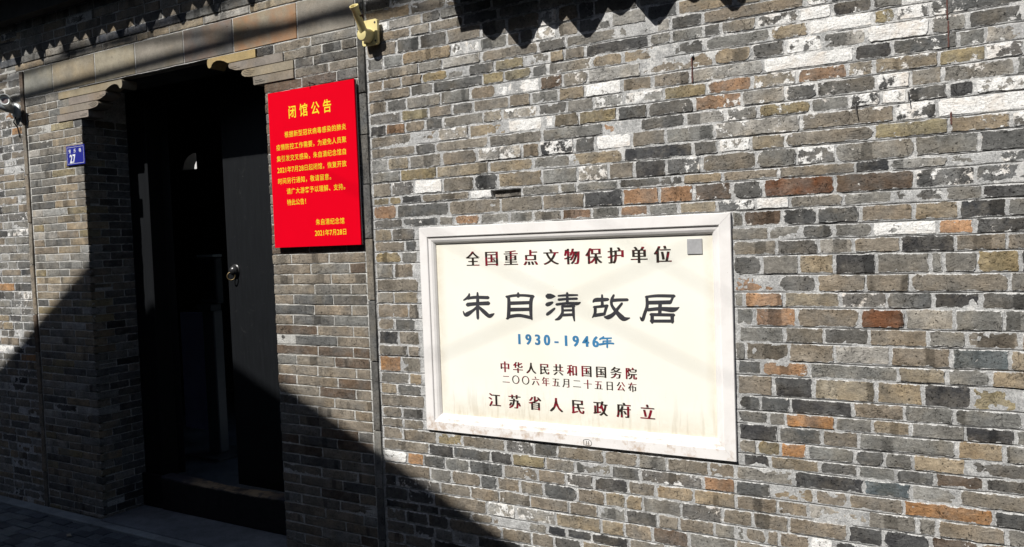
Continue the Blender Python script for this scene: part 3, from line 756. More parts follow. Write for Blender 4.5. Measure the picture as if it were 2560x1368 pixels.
# ------------------------------------------------------------------ left wall beyond the door surround
lw=thing('brick_wall',(-5.8,0,0),'weathered wall of mixed bricks at the far left, beyond the thin upright brick strip','wall')
bs=BrickSet(); cz=[]; z=-0.02
while z<2.98: cz.append(z); z+=random.choice([0.041,0.044,0.047,0.050])
LC="gggbbddtkglbgV"
fix={(-4.87,2.285):'o',(-5.13,2.385):'o',(-4.84,2.205):'o',(-5.02,0.92):'w',(-4.93,0.88):'o',(-4.98,1.31):'o',(-4.86,1.61):'W',(-4.83,1.22):'W'}
for a,b_ in zip(cz[:-1],cz[1:]):
    x=-4.765
    while x>-7.2:
        w=random.choice([0.10,0.11,0.13,0.17,0.21,0.22])*random.uniform(0.9,1.1)
        c=random.choice(LC)
        for (fx,fz),fc in fix.items():
            if x-w<fx<x and a<fz<b_: c=fc
        col,lm=bcolor(c); gh=random.uniform(0.003,0.006)
        bs.add(brick_geo(x-w+gh,x-gh,a+0.0035,b_-0.003,-0.0048+random.gauss(0,0.0012),0.03,round_=0.004,jit=0.0013),col,lm)
        x-=w
bs.build(lw,M_BRICK,limit=290)
mortar_sheet('mortar',lw,M_MORTAR,(-7.2,-4.762),cz,dx=0.009,seed=9)
b=MB(); b.box(-7.2,-4.70,0.035,0.28,-0.04,3.30); b.build('wall_core',M_GROUND,lw)

# ------------------------------------------------------------------ door surround
JL,JR=-4.190,-2.785
ds=thing('door_surround',(-3.49,0,0),'brick doorway surround with big tan lintel blocks and carved cloud-shaped corbels','doorway')
bs=BrickSet()
FP=-0.006                                 # the surround stands a little proud of the wall plane
def pier(xa,xb,z0,z1,dz,zref,jamb,cols):
    """dressed running bond; jamb -1: reveal on the left end, +1: on the right end"""
    k0=int(math.floor((z0-zref)/dz)); zz=[]
    k=k0
    while zref+k*dz<z1-0.004:
        a=max(zref+k*dz,z0); b_=min(zref+(k+1)*dz,z1); zz.append(a)
        if b_-a>0.02:
            pat=k%2
            if jamb==1: x=xa; order=[0.108,0.232,0.5] if pat==0 else [0.232,0.215,0.5]
            else: x=xa; order=[0.115,0.240,0.5] if pat==0 else [0.240,0.215,0.5]
            for w in order:
                w*=random.uniform(0.94,1.06)
                e=min(x+w,xb)
                if xb-e<0.05: e=xb
                if e-x<0.02: break
                col,lm=bcolor(random.choice(cols))
                lm=min(lm,-0.06)
                dep=0.03
                at_j=(jamb==1 and e>=xb-1e-6) or (jamb==-1 and x<=xa+1e-6)
                x0=x+0.0034; x1=e-0.0034
                if at_j:
                    dep=0.118 if (pat==0) else 0.070
                    if jamb==1: x1=xb+random.gauss(0,0.0015)
                    else: x0=xa+random.gauss(0,0.0015)
                bs.add(brick_geo(x0,x1,a+0.0024,b_-0.0027,FP+random.gauss(0,0.0008),dep,round_=0.0035,jit=0.0010,inset=0.007,bulge=0.0006),col,lm)
                x=e
                if x>=xb-1e-6: break
        k+=1
    return zz
PC="ggbbbddRbgdb"
# dressed piers
zl_=pier(-4.714,JL,0.0,2.203,0.0427,2.203,1,"ggbbtdltbgdybg")
zr_=pier(JR,-2.236,0.0,2.206,0.0454,2.206,-1,"bbbbRggdRbd")
# bricks above the piers, beside the corbels
for (a,b_,xa,xb) in ((2.203,2.243,-4.714,-4.405),(2.243,2.283,-4.714,-4.378),(2.283,2.325,-4.714,-4.289),(2.325,2.372,-4.714,-4.384),
                     (2.206,2.247,-2.595,-2.236),(2.247,2.288,-2.594,-2.236),(2.288,2.330,-2.656,-2.236),(2.330,2.372,-2.827,-2.236)):
    x=xa
    while x<xb-0.02:
        w=random.choice([0.11,0.20,0.225]); e=min(x+w,xb)
        if xb-e<0.06: e=xb
        col,lm=bcolor(random.choice('gdbgdkb'))
        bs.add(brick_geo(x+0.0028,e-0.0028,a+0.0024,b_-0.0024,FP+random.gauss(0,0.0008),0.03,round_=0.0035,jit=0.001,inset=0.007,bulge=0.0006),col,min(lm,-0.06)); x=e
# left reveal: bricks whose long faces look along +x
k=0; z=2.203
def reveal_brick(y0,y1,z0,z1,xf,col,lm):
    v,f,e=brick_geo(y0,y1,z0,z1,0,0.03,round_=0.004,jit=0.0010,inset=0.007,bulge=0.0006)
    v=[(xf-p[1],p[0],p[2]) for p in v]
    bs.add((v,f,e),col,lm,face='x')
n=0
while z>0.02:
    pat=(int(round((z-2.203)/0.0427))-1)%2
    segs=((0.120,0.262),) if pat==0 else ((0.072,0.190),(0.192,0.262))
    for (p,q) in segs:
        col,lm=bcolor(random.choice('ddgbkd')); 
        reveal_brick(p+0.003,q-0.002,max(z-0.0427,0.0)+0.0024,z-0.0024,JL+random.gauss(0,0.001),col,min(lm,0.1))
    z-=0.0427
# courses above the lintel (three string courses, then plain courses up to the eaves)
def course(xa,xb,a,b_,front,cols,ws,depth=0.03):
    x=xa
    while x<xb-0.02:
        e=min(x+random.choice(ws)*random.uniform(0.92,1.08),xb)
        if xb-e<0.07: e=xb
        col,lm=bcolor(random.choice(cols))
        bs.add(brick_geo(x+0.0028,e-0.0028,a+0.0026,b_-0.0026,front+random.gauss(0,0.0006),depth,round_=0.0035,jit=0.0009,inset=0.007,bulge=0.0005),col,min(lm,-0.06)); x=e
course(-4.80,-2.190,2.534,2.572,FP-0.002,'ttgtbl',[0.24,0.30,0.34],0.05)
course(-4.95,-2.190,2.572,2.615,FP-0.006,'BBdgBd',[0.16,0.24,0.30],0.05)
z=2.615; TOPC=[2.534,2.572,2.615]
while z<2.98:
    course(-4.95,-2.190,z,z+0.0475,FP,'gbtdgb',[0.12,0.22,0.24]); z+=0.0475; TOPC.append(z)
bs.build(ds,M_BRICK_FINE,limit=296)
# thin upright brick strips
def strip(xa,xb,z0,z1,cols):
    z=z0
    while z<z1-0.03:
        L=min(random.uniform(0.17,0.30),z1-z)
        if z1-z-L<0.06: L=z1-z
        col,lm=bcolor(random.choice(cols))
        v,f,e=brick_geo(xa,xb,z+0.002,z+L-0.002,FP-0.007,0.03,round_=0.003,jit=0.0009,inset=0.006,bulge=0.0004)
        me=bpy.data.meshes.new('edge_brick'); me.from_pydata(v,[],f); nn=len(v); rr=random.random()
        mesh_attrs(me,[col+(0.05,)]*nn,[rr]*nn,[q*0.6 for q in e]); link_mesh('edge_brick',me,M_BRICK_FINE,ds)
        z+=L
strip(-4.756,-4.722,0.0,2.530,'bgbRb')
strip(-2.228,-2.192,0.0,2.975,'gdbgd')
# mortar behind it all
allc=sorted(set([round(q,4) for q in zl_])); allr=sorted(set([round(q,4) for q in zr_]))
zlf=allc+[2.203,2.243,2.283,2.325,2.372]
mortar_sheet('mortar',ds,M_MORTAR_FINE,(-4.762,-4.192),zlf,dx=0.007,y0=FP+0.0022,amp=0.0009,seed=21,nz=5)
zrf=allr+[2.206,2.247,2.288,2.330,2.372]
mortar_sheet('mortar',ds,M_MORTAR_FINE,(-2.783,-2.188),zrf,dx=0.006,y0=FP+0.0022,amp=0.0009,seed=22,nz=5)
mortar_sheet('mortar',ds,M_MORTAR_FINE,(-4.95,-2.188),[2.376]+TOPC,dx=0.009,y0=FP+0.0018,amp=0.0006,seed=23,nz=5)
# core of the piers, reveals and lintel
b=MB(); b.box(-4.70,JL-0.0035,0.02,0.262,-0.04,2.376); b.box(JR+0.0035,-2.25,0.02,0.262,-0.04,2.376)
b.build('wall_core',M_MORTAR_FINE,ds)
b=MB(); b.box(-4.70,-2.25,0.0705,0.262,2.3765,3.30); b.box(-4.70,-2.25,0.02,0.0700,2.5315,3.30); b.build('lintel_core',M_SOFFIT,ds)  # lintel core coloured dark so its shaded underside reads black
# lintel blocks
LX=[-4.718,-4.434,-4.042,-3.700,-3.324,-2.974,-2.567,-2.236]
LCOL=[(0.19,0.188,0.168),(0.235,0.208,0.162),(0.262,0.235,0.180),(0.225,0.206,0.175),(0.150,0.145,0.139),(0.245,0.213,0.163),(0.230,0.212,0.182)]
LR=[0,0.0,0.0,0.02,0.25,0.62,0.05]
for i in range(7):
    bb=MB(); bb.box(LX[i]+0.004,LX[i+1]-0.004,FP-0.0012+random.uniform(-0.0008,0.0008),0.070,2.3765,2.5295,ch=0.0016,jit=0.0006)
    o=bb.build('lintel_block',M_BLOCK,ds); nn=len(o.data.vertices); rr=random.random()
    mesh_attrs(o.data,[tuple(q*1.14 for q in LCOL[i])+(LR[i],)]*nn,[rr]*nn,[0]*nn)
# carved corbels: (profile in x,z); left set points to +x, right set to -x
def arc(cx,cz,rx,rz,a0,a1,n=8):
    return [(cx+rx*math.cos(math.radians(a0+(a1-a0)*k/n)),cz+rz*math.sin(math.radians(a0+(a1-a0)*k/n))) for k in range(n+1)]
def corbels(tip, s, ends, tops, colors):
    """tip: x of the noses of the four layers, s: +1 nose to the right"""
    for k in range(4):
        zt,zb=tops[k],tops[k+1]; zt-=0.0022; zb+=0.0016; h=zt-zb; n=tip[k]; e=ends[k]
        if k==0:   # long hooked cloud end
            pr=[(e,zb),(e,zt),(n-s*0.012,zt)]
            pr+=[(n+s*(-0.012+0.012*math.sin(math.radians(a))),zt-0.012+0.012*math.cos(math.radians(a))) for a in (30,60,90)]
            pr+=[(n+s*0.001,zt-0.026),(n-s*0.004,zt-0.040),(n-s*0.014,zt-0.046),(n-s*0.025,zt-0.041),(n-s*0.030,zt-0.031),(n-s*0.042,zt-0.022),(n-s*0.064,zt-0.0165),(n-s*0.092,zt-0.019),(n-s*0.118,zt-0.027),(n-s*0.140,zb)]
        elif k==1:
            pr=[(e,zb),(e,zt),(n-s*0.006,zt),(n,zt-h*0.25),(n-s*0.003,zt-h*0.5),(n-s*0.018,zt-h*0.72),(n-s*0.045,zt-h*0.92),(n-s*0.07,zb)]
        elif k==2:
            pr=[(e,zb),(e,zt),(n-s*0.022,zt),(n-s*0.007,zt-h*0.12),(n,zt-h*0.38),(n-s*0.006,zt-h*0.66),(n-s*0.022,zt-h*0.86),(n-s*0.05,zb+h*0.05),(n-s*0.075,zb)]
        else:
            pr=[(e,zb),(e,zt),(n,zt),(n-s*0.001,zb+h*0.1),(n-s*0.006,zb)]
        bb=MB(); bb.prism_xz(pr,FP-0.004-0.0006*k,0.075)
        o=bb.build('corbel',M_BLOCK,ds); nn=len(o.data.vertices); rr=random.random()
        mesh_attrs(o.data,[tuple(q*1.16 for q in colors[k])+(0.0,)]*nn,[rr]*nn,[0]*nn)
        # scroll lines: dark strips standing in for the shade in incised grooves
        if k>0:
            for q in range(2+(k==2)):
                off=0.012+0.010*q; zc=zb+h*(0.30+0.2*q)
                l=[(n-s*(off+0.055),zc-0.003),(n-s*(off+0.03),zc-0.001),(n-s*(off+0.012),zc+0.004),(n-s*off,zc+0.010)] if k==2 else [(n-s*(0.075-0.02*q),zc),(n-s*(0.035),zc-0.001),(n-s*0.012,zc+0.001)]
                bb=MB(); up=[(p[0],p[1]+0.0007) for p in l]; dn=[(p[0],p[1]-0.0007) for p in l[::-1]]
                bb.prism_xz(up+dn,FP-0.0050-0.0006*k,FP-0.0043-0.0006*k); bb.build('scroll_line',M_SOFFIT,o)
CT=(0.225,0.195,0.145); CP=(0.222,0.192,0.166)
corbels([-3.812,-3.953,-4.020,-4.112],1,[-4.382,-4.287,-4.375,-4.402],[2.366,2.325,2.283,2.243,2.203],[(0.235,0.205,0.15),CP,(0.215,0.188,0.156),CP])
corbels([-3.155,-3.010,-2.926,-2.850],-1,[-2.830,-2.659,-2.597,-2.598],[2.372,2.330,2.288,2.247,2.206],[(0.33,0.25,0.125),(0.205,0.182,0.160),(0.235,0.203,0.153),(0.19,0.168,0.142)])

# ------------------------------------------------------------------ main eaves over wall and doorway
ev=thing('roof_eave',(-2.6,-0.2,3.0),'dark underside of the tiled eave above the lintel blocks','roof')
b=MB(); b.box(-7.2,1.30,-0.345,0.5,3.075,3.10); b.build('soffit_board',M_SOFFIT,ev)
b=MB(); b.box(-7.2,1.30,-0.365,-0.347,3.040,3.13); b.build('fascia',M_SOFFIT,ev)
b=MB(); b.box(-7.2,-2.30,-0.085,-0.020,2.80,2.9845); b.box(-7.2,1.30,-0.13,-0.001,2.985,3.074); b.box(-7.2,1.3,-0.20,-0.131,3.03,3.074); b.build('cornice',M_SOFFIT,ev)
def drip_profile(cx,zt,w,d):
    h=w/2
    half=[(0.0,-d),(0.18,-d*0.84),(0.38,-d*0.66),(0.62,-d*0.44),(0.82,-d*0.22),(1.0,-d*0.02)]
    return [(cx-h*u,zt+v) for u,v in half[::-1]]+[(cx+h*u,zt+v) for u,v in half[1:]]+[(cx+h,zt+0.03),(cx-h,zt+0.03)]
def vee(cx,zt,w,d,k=0.0):
    return [(cx-w/2,zt+0.03),(cx-w/2,zt),(cx-w*0.25,zt-d*(0.5+k)),(cx-w*0.06,zt-d*0.96),(cx+w*0.06,zt-d*0.96),(cx+w*0.25,zt-d*(0.5+k)),(cx+w/2,zt),(cx+w/2,zt+0.03)][::-1]
def cap_profile(cx,zt,w,d):
    return [(cx+w/2*math.cos(math.radians(a)),zt-d*abs(math.sin(math.radians(a)))**0.8) for a in range(180,361,20)]+[(cx+w/2,zt+0.03),(cx-w/2,zt+0.03)]
x=-4.52-0.098-0.24*10
while x<1.2:
    m=MB(); m.prism_xz(vee(x,3.043,0.142,0.095),-0.382,-0.3655); m.build('drip_tile',M_TILE,ev)
    m=MB(); m.prism_xz(vee(x+0.12,3.043,0.097,0.040),-0.384,-0.366); m.build('cap_tile',M_TILE,ev)
    x+=0.24
b=MB(); b.prism_yz([(-0.39,3.085),(-0.39,3.135),(2.2,4.30),(4.8,3.10),(4.8,3.04),(2.2,4.22),(0.5,3.11)],-7.2,1.3); b.build('roof_slope',M_TILE,ev)

# ------------------------------------------------------------------ little tiled canopy on the right-hand wall
cp=thing('tiled_canopy',(-0.3,-0.1,2.3),'small tiled canopy on the right-hand wall, casting the saw-toothed shadow above the white plaque','canopy')
CX0=-1.752; ZV=2.418
b=MB(); b.box(CX0,1.30,-0.135,-0.012,ZV,ZV+0.03); b.build('soffit_board',M_SOFFIT,cp)
b=MB(); b.box(CX0,1.30,-0.150,-0.136,ZV-0.004,ZV+0.05); b.build('fascia',M_SOFFIT,cp)
b=MB(); b.prism_yz([(-0.165,ZV+0.045),(-0.165,ZV+0.065),(-0.012,ZV+0.20),(-0.012,ZV+0.17)],CX0,1.30); b.build('roof_slope',M_TILE,cp)
x=-1.442-0.042-0.257
while x<1.25:
    if x-0.085>CX0-0.01:
        m=MB(); m.prism_xz(vee(x,ZV,0.160,0.092,0.08),-0.166,-0.151); m.build('drip_tile',M_TILE,cp)
    m=MB(); m.prism_xz(vee(x+0.1285,ZV,0.096,0.038,0.12),-0.167,-0.151); m.build('cap_tile',M_TILE,cp)
    x+=0.257

# ------------------------------------------------------------------ lettering helpers
def text_mesh(body,size,offset=0.0,ext=0.0):
    c=bpy.data.curves.new('glyph','FONT'); c.body=body; c.size=size; c.offset=offset; c.extrude=ext
    c.resolution_u=3
    o=bpy.data.objects.new('glyph',c); COL.objects.link(o)
    dg=bpy.context.evaluated_depsgraph_get()
    me=bpy.data.meshes.new_from_object(o.evaluated_get(dg))
    v=[tuple(q.co) for q in me.vertices]; f=[tuple(p.vertices) for p in me.polygons]
    bpy.data.objects.remove(o); bpy.data.curves.remove(c); bpy.data.meshes.remove(me)
    return v,f
def put_char(mb,ch,cx,cz,w,h,y,offset=0.0,song=False):
    """one character fitted into a cell centred on (cx,cz)"""
    full=ord(ch)>0x2000
    v,f=text_mesh(ch,1.0,offset)
    if not v: return
    xs=[p[0] for p in v]; ys=[p[1] for p in v]
    if full: x0,x1,y0,y1=0.0,1.0,-0.12,0.88
    else:
        x0,x1,y0,y1=min(xs),max(xs),0.0,0.735; w=h/0.735*(x1-x0)*(0.92 if h<0.042 or song else 0.80)
    copies=[(0,0)] if not song else [(-0.042,0),(-0.021,1),(0.0,2),(0.021,3),(0.042,4)]
    for dx,k in copies:
        mb.add([(cx+((p[0]+dx-(x0+x1)/2)/(x1-x0))*w, y-0.00004*k, cz+((p[1]-(y0+y1)/2)/(y1-y0))*h) for p in v],f)
def old_line_of(mb,text,xa,xb,za,zb,cw,ch,y,offset=0.0,song=False,narrow=0.62):
    n=len(text)
    for i,c in enumerate(text):
        if c==' ': continue
        t=i/(n-1) if n>1 else 0.0
        w=cw*(1.0 if ord(c)>0x2000 else narrow)
        put_char(mb,c,xa+(xb-xa)*t,za+(zb-za)*t,w,ch*(1.0 if ord(c)>0x2000 else 0.80),y,offset,song)
def line_of(mat,par_,text,xa,xb,za,zb,cw,ch,y,offset=0.0,song=False,narrow=0.62):
    n=len(text)
    for i,c in enumerate(text):
        if c==' ': continue
        t=i/(n-1) if n>1 else 0.0; mb=MB()
        full=ord(c)>0x2000
        put_char(mb,c,xa+(xb-xa)*t,za+(zb-za)*t,cw*(1.0 if full else narrow),ch*(1.0 if full else 0.80),y,offset,song)
        flat(mb,'character',mat,par_)
def flat(mb,name,mat,parent):
    me=bpy.data.meshes.new(name); me.from_pydata(mb.v,[],mb.f)
    return link_mesh(name,me,mat,parent)

# ------------------------------------------------------------------ stone tablet
pl=thing('stone_tablet',(-1.327,0,1.114),'large cream inscribed tablet in a white marble frame, set in the right-hand wall','plaque')
PX0,PX1,PZ0,PZ1=-1.945,-0.696,0.706,1.5225
prof=[(0.0,0.018),(0.0,-0.0150),(0.0015,-0.0165),(0.037,-0.0165),(0.0395,-0.0145),(0.0400,-0.0110),(0.0435,-0.0100),(0.052,-0.0090),(0.060,-0.0045),(0.066,0.0030),(0.0675,0.0085),(0.0675,0.018)]
def rail(a,b_,inward):
    """mitred frame rail from corner a to corner b_ (x,z), inward: unit (x,z)"""
    mb=MB(); d=(b_[0]-a[0],b_[1]-a[1]); L=math.hypot(*d); d=(d[0]/L,d[1]/L); v=[]
    G=0.0004
    for end,base,sg in ((0,a,1),(1,b_,-1)):
        for o_,y in prof:
            v.append((base[0]+inward[0]*o_+d[0]*sg*(o_+G),y,base[1]+inward[1]*o_+d[1]*sg*(o_+G)))
    n=len(prof); f=[tuple(range(n)),tuple(range(2*n-1,n-1,-1))]
    for i in range(n): j=(i+1)%n; f.append((i,i+n,j+n,j))
    mb.add(v,f); return mb.build('frame_rail',M_MARBLE,pl)
rail((PX0,PZ1),(PX1,PZ1),(0,-1)); rail((PX0,PZ0),(PX1,PZ0+0.004),(0,1)); rail((PX0,PZ0),(PX0,PZ1),(1,0)); rail((PX1,PZ0+0.004),(PX1,PZ1),(-1,0))
YP=0.0065
b=MB(); b.box(PX0+0.066,PX1-0.066,YP,0.017,PZ0+0.066,PZ1-0.066); pn=b.build('inscribed_panel',M_PANEL,pl)
YT=YP-0.0006
line_of(M_INK,pn,'全国重点文物保护单位',-1.706,-0.935,1.393,1.393,0.064,0.062,YT,-0.004,True)
line_of(M_INK,pn,'中华人民共和国国务院',-1.578,-1.063,0.977,0.978,0.044,0.045,YT,-0.004,True)
line_of(M_INK,pn,'二〇〇六年五月二十五日公布',-1.575,-1.060,0.930,0.930,0.034,0.037,YT,-0.012,True)
line_of(M_INK,pn,'江苏省人民政府立',-1.630,-1.006,0.845,0.846,0.056,0.057,YT,-0.002,True)
line_of(M_BLUEINK,pn,'1930-1946',-1.510,-1.195,1.087,1.087,0.036,0.050,YT,0.012,True,1.0)
GL={"zhu":[[[-1728.4,1256.7,5.6],[-1734.0,1244.1,9.1],[-1756.8,1231.1,4.2]],[[-1738.4,1238.2,7.7],[-1704.1,1242.9,9.0],[-1640.8,1242.1,9.6]],[[-1740.8,1213.7,11.9],[-1705.3,1217.5,10.4],[-1639.7,1220.5,11.7]],[[-1690.1,1261.0,6.2],[-1690.6,1233.2,10.4],[-1692.9,1191.6,10.4],[-1693.0,1160.3,9.0]],[[-1692.6,1207.2,7.6],[-1714.8,1191.3,8.4],[-1740.4,1177.0,13.3],[-1753.1,1175.1,9.1],[-1760.9,1189.0,2.8]],[[-1689.3,1207.2,7.6],[-1665.5,1188.5,12.5],[-1641.9,1171.6,11.7],[-1627.6,1175.3,8.9],[-1616.4,1181.6,2.1]]],"zi":[[[-1507.3,1262.9,4.0],[-1508.6,1249.4,14.8]],[[-1562.7,1246.9,4.1],[-1551.1,1241.5,9.5],[-1550.5,1210.3,11.5],[-1554.9,1169.6,10.9],[-1563.9,1162.0,4.1]],[[-1558.8,1244.9,7.5],[-1527.2,1250.4,7.4],[-1480.8,1251.2,7.4],[-1442.1,1247.3,8.6]],[[-1446.6,1247.3,9.3],[-1454.2,1228.0,11.3],[-1456.0,1184.6,10.0],[-1452.4,1160.6,4.7]],[[-1548.0,1221.2,10.2],[-1455.1,1224.6,9.3]],[[-1549.1,1196.8,10.9],[-1456.2,1199.6,9.3]],[[-1554.2,1169.6,9.5],[-1507.1,1175.4,9.4],[-1453.7,1167.3,9.4]]],"qing":[[[-1384.7,1248.2,14.5],[-1368.0,1248.3,13.8],[-1350.3,1248.3,2.6]],[[-1388.5,1216.9,10.6],[-1376.5,1220.3,11.2],[-1362.2,1226.0,5.9]],[[-1388.4,1180.6,8.6],[-1374.0,1189.7,9.2],[-1355.0,1203.8,5.9]],[[-1339.3,1250.0,4.6],[-1302.1,1252.4,6.5],[-1259.8,1253.2,4.5]],[[-1338.4,1236.0,7.2],[-1302.7,1238.8,6.5],[-1262.4,1240.3,6.4]],[[-1347.8,1218.2,7.2],[-1303.2,1223.2,7.1],[-1263.8,1222.2,9.0],[-1248.7,1227.8,1.9]],[[-1301.8,1260.8,7.1],[-1302.6,1221.9,8.4]],[[-1323.6,1212.6,7.2],[-1324.5,1186.5,8.5],[-1338.0,1168.3,9.2],[-1355.9,1161.4,2.6]],[[-1325.4,1211.9,6.5],[-1274.1,1213.1,6.5]],[[-1279.2,1213.0,8.4],[-1278.9,1180.7,7.8],[-1276.2,1158.0,3.9]],[[-1320.5,1197.0,5.9],[-1282.6,1198.4,5.8]],[[-1323.0,1180.0,7.8],[-1283.2,1182.2,7.1]]],"gu":[[[-1200.2,1228.2,4.5],[-1189.5,1235.6,10.8],[-1158.4,1237.0,10.1],[-1140.6,1238.1,7.6]],[[-1164.0,1253.8,5.7],[-1164.4,1213.5,9.5]],[[-1198.1,1210.0,6.4],[-1162.7,1213.5,7.6],[-1143.7,1215.9,7.0]],[[-1192.2,1210.1,8.9],[-1194.0,1188.4,8.3],[-1205.0,1171.6,3.2]],[[-1147.2,1215.9,8.9],[-1157.4,1186.3,7.0]],[[-1196.7,1180.3,9.6],[-1156.0,1186.4,8.2]],[[-1118.7,1253.9,5.7],[-1127.7,1236.6,8.2],[-1127.7,1217.7,8.2],[-1112.2,1195.8,10.7],[-1092.7,1175.7,14.4],[-1079.5,1170.0,10.6],[-1060.1,1174.1,1.9]],[[-1126.1,1235.0,8.8],[-1097.3,1236.7,8.1],[-1067.3,1237.5,7.5]],[[-1088.7,1224.9,6.3],[-1103.3,1208.5,7.5],[-1122.6,1186.2,9.5],[-1143.4,1174.9,11.4],[-1157.8,1175.6,4.4]]],"ju":[[[-1000.7,1247.1,6.2],[-959.4,1251.3,7.9],[-897.9,1250.6,8.4]],[[-900.7,1251.5,5.4],[-912.0,1229.4,7.3]],[[-992.3,1227.5,9.8],[-912.0,1229.7,10.3]],[[-996.5,1248.1,8.0],[-996.5,1215.8,8.6],[-1005.7,1191.1,8.6],[-1015.2,1167.8,8.7],[-1023.7,1178.4,2.5]],[[-994.7,1202.9,8.6],[-951.2,1207.1,9.2],[-904.0,1204.6,12.7],[-881.3,1213.3,1.2]],[[-949.0,1226.9,9.8],[-951.8,1187.3,9.2]],[[-984.5,1186.8,8.0],[-900.7,1186.5,7.9]],[[-979.0,1186.8,9.2],[-979.8,1160.1,9.8]],[[-907.6,1186.4,9.7],[-907.7,1161.6,8.5]],[[-984.5,1164.3,7.4],[-905.1,1165.9,7.9]]],"nian":[[[-1161.2,1105.7,3.8],[-1178.9,1094.6,5.1]],[[-1171.8,1098.0,4.5],[-1131.6,1100.8,3.8]],[[-1167.0,1088.6,3.8],[-1133.7,1090.6,3.8]],[[-1180.2,1076.4,5.8],[-1146.6,1082.0,5.1],[-1124.8,1081.4,4.4]],[[-1149.4,1100.3,4.4],[-1150.6,1066.6,5.1]],[[-1165.3,1088.7,4.1],[-1165.6,1079.1,4.1]]]}
def brush(mb,stroke,y):
    """variable-width brush stroke as a flat ribbon with round joints"""
    P=[(p[0]/1000.,p[1]/1000.,p[2]/2000.) for p in stroke]
    # Catmull-Rom resample
    Q=[]
    for i in range(len(P)-1):
        p0=P[max(i-1,0)];p1=P[i];p2=P[i+1];p3=P[min(i+2,len(P)-1)]
        for k in range(8):
            t=k/8.; q=[]
            for a in range(3):
                q.append(0.5*((2*p1[a])+(-p0[a]+p2[a])*t+(2*p0[a]-5*p1[a]+4*p2[a]-p3[a])*t*t+(-p0[a]+3*p1[a]-3*p2[a]+p3[a])*t**3))
            Q.append(q)
    Q.append(list(P[-1]))
    L=[];R=[]
    for i,q in enumerate(Q):
        a=Q[max(i-1,0)]; b_=Q[min(i+1,len(Q)-1)]; dx=b_[0]-a[0]; dz=b_[1]-a[1]; l=math.hypot(dx,dz) or 1
        nx,nz=-dz/l,dx/l; w=max(q[2],0.0006)*1.34
        L.append((q[0]+nx*w,y,q[1]+nz*w)); R.append((q[0]-nx*w,y,q[1]-nz*w))
    v=L+R; n=len(L); f=[(i,i+1,n+i+1,n+i) for i in range(n-1)]
    mb.add(v,f)
    for q in (Q[0],Q[-1]):
        if q[2]>0.002:
            mb.add([(q[0]+q[2]*math.cos(t),y-0.00003,q[1]+q[2]*math.sin(t)) for t in [2*math.pi*k/14 for k in range(14)]],[tuple(range(14))])
for key in ('zhu','zi','qing','gu','ju','nian'):
    mb=MB()
    for i,s_ in enumerate(GL[key]): brush(mb,s_,YT-0.00007*i)
    flat(mb,'character',M_BLUEINK if key=='nian' else M_DARKINK,pn)
# pencilled mark on the lower rail
mk=[o for o in pl.children if o.name.startswith('frame_rail')][1]
mb=MB(); Yk=-0.0169
cxm,czm=-1.229,0.722
st=[[(-16,9,1.3),(-15,0,1.3),(-15,-10,1.3)],[(-17,8,1.2),(-8,11,1.3),(4,12,1.3),(13,7,1.3),(16,0,1.3),(13,-8,1.3),(4,-10,1.3),(-12,-9,1.3)],[(-4,7,1.3),(-4,-7,1.3)],[(4,7,1.3),(4,-7,1.3)]]
for i,s_ in enumerate(st): brush(mb,[((cxm*1000+p[0]),(czm*1000+p[1]),p[2]) for p in s_],Yk-0.00007*i)
flat(mb,'pen_mark',M_BLACKINK,mk)
# small plate in the corner (its printed code left out)
b=MB(); b.box(-0.848,-0.797,0.0025,YP-0.0003,1.391,1.442,ch=0.0008); o=b.build('corner_plate',M_PLATEGREY); tag(o,'small blank pale grey plate fixed in the upper right corner of the cream tablet','plate')

# ------------------------------------------------------------------ red notice
rs=thing('notice_board',(-2.52,0,1.81),'bright red closure notice with yellow characters hung between doorway and brick strip','sign')
m=MB(); xl,xr,zt,zb=-2.771,-2.266,2.157,1.469
m.box(xl,xr,-0.0335,-0.0255,zb,zt,ch=0.0008); rb=m.build('red_panel',M_RED,rs)
m=MB(); m.box(xl+0.0006,xr+0.0012,-0.0253,-0.0215,zb+0.0006,zt-0.0006); m.build('backing_board',M_EDGE,rs)
YS=-0.0340
line_of(M_YELLOW,rb,'闭馆公告',-2.625,-2.420,2.061,2.063,0.050,0.058,YS,0.014)
def par(text,xa,xb,z,hw=0.026,hh=0.028):
    """Chinese cell widths, two digits to a cell"""
    units=sum(1.0 if ord(c)>0x2000 else 0.56 for c in text); x=xa; u=(xb-xa)/units
    for c in text:
        w=u*(1.0 if ord(c)>0x2000 else 0.56)
        mb=MB()
        if ord(c)>0x2000: put_char(mb,c,x+w/2,z,hw,hh,YS,0.005)
        elif c!=' ': put_char(mb,c,x+w/2,z,w*0.80,hh*0.82,YS,0.008)
        flat(mb,'character',M_YELLOW,rb)
        x+=w
par('根据新型冠状病毒感染的肺炎',-2.679,-2.318,1.966)
par('疫情防控工作需要，为避免人员聚',-2.733,-2.320,1.913)
par('集引发交叉感染，朱自清纪念馆自',-2.733,-2.322,1.863)
par('2021年7月28日起闭馆，恢复开放',-2.733,-2.325,1.813)
par('时间另行通知，敬请留意。',-2.733,-2.398,1.764)
par('请广大游客予以理解、支持。',-2.682,-2.322,1.717)
par('特此公告！',-2.682,-2.550,1.668)
par('朱自清纪念馆',-2.516,-2.350,1.574)
par('2021年7月28日',-2.524,-2.340,1.527)
m=MB(); m.tube([(-2.512,0.0,2.170),(-2.512,-0.038,2.172)],0.0022,8); m.revolve((-2.512,-0.038,2.172),(0,-1,0),[(0.0055,0),(0.005,0.002),(0.001,0.003)],10)
m.tube([(-2.512,-0.037,2.170),(-2.511,-0.0365,2.160),(-2.512,-0.0350,2.148)],0.0012,6)
nl=m.build('nail',M_RUST); tag(nl,'rusty nail with a wire hook at the top edge of the red notice','nail')

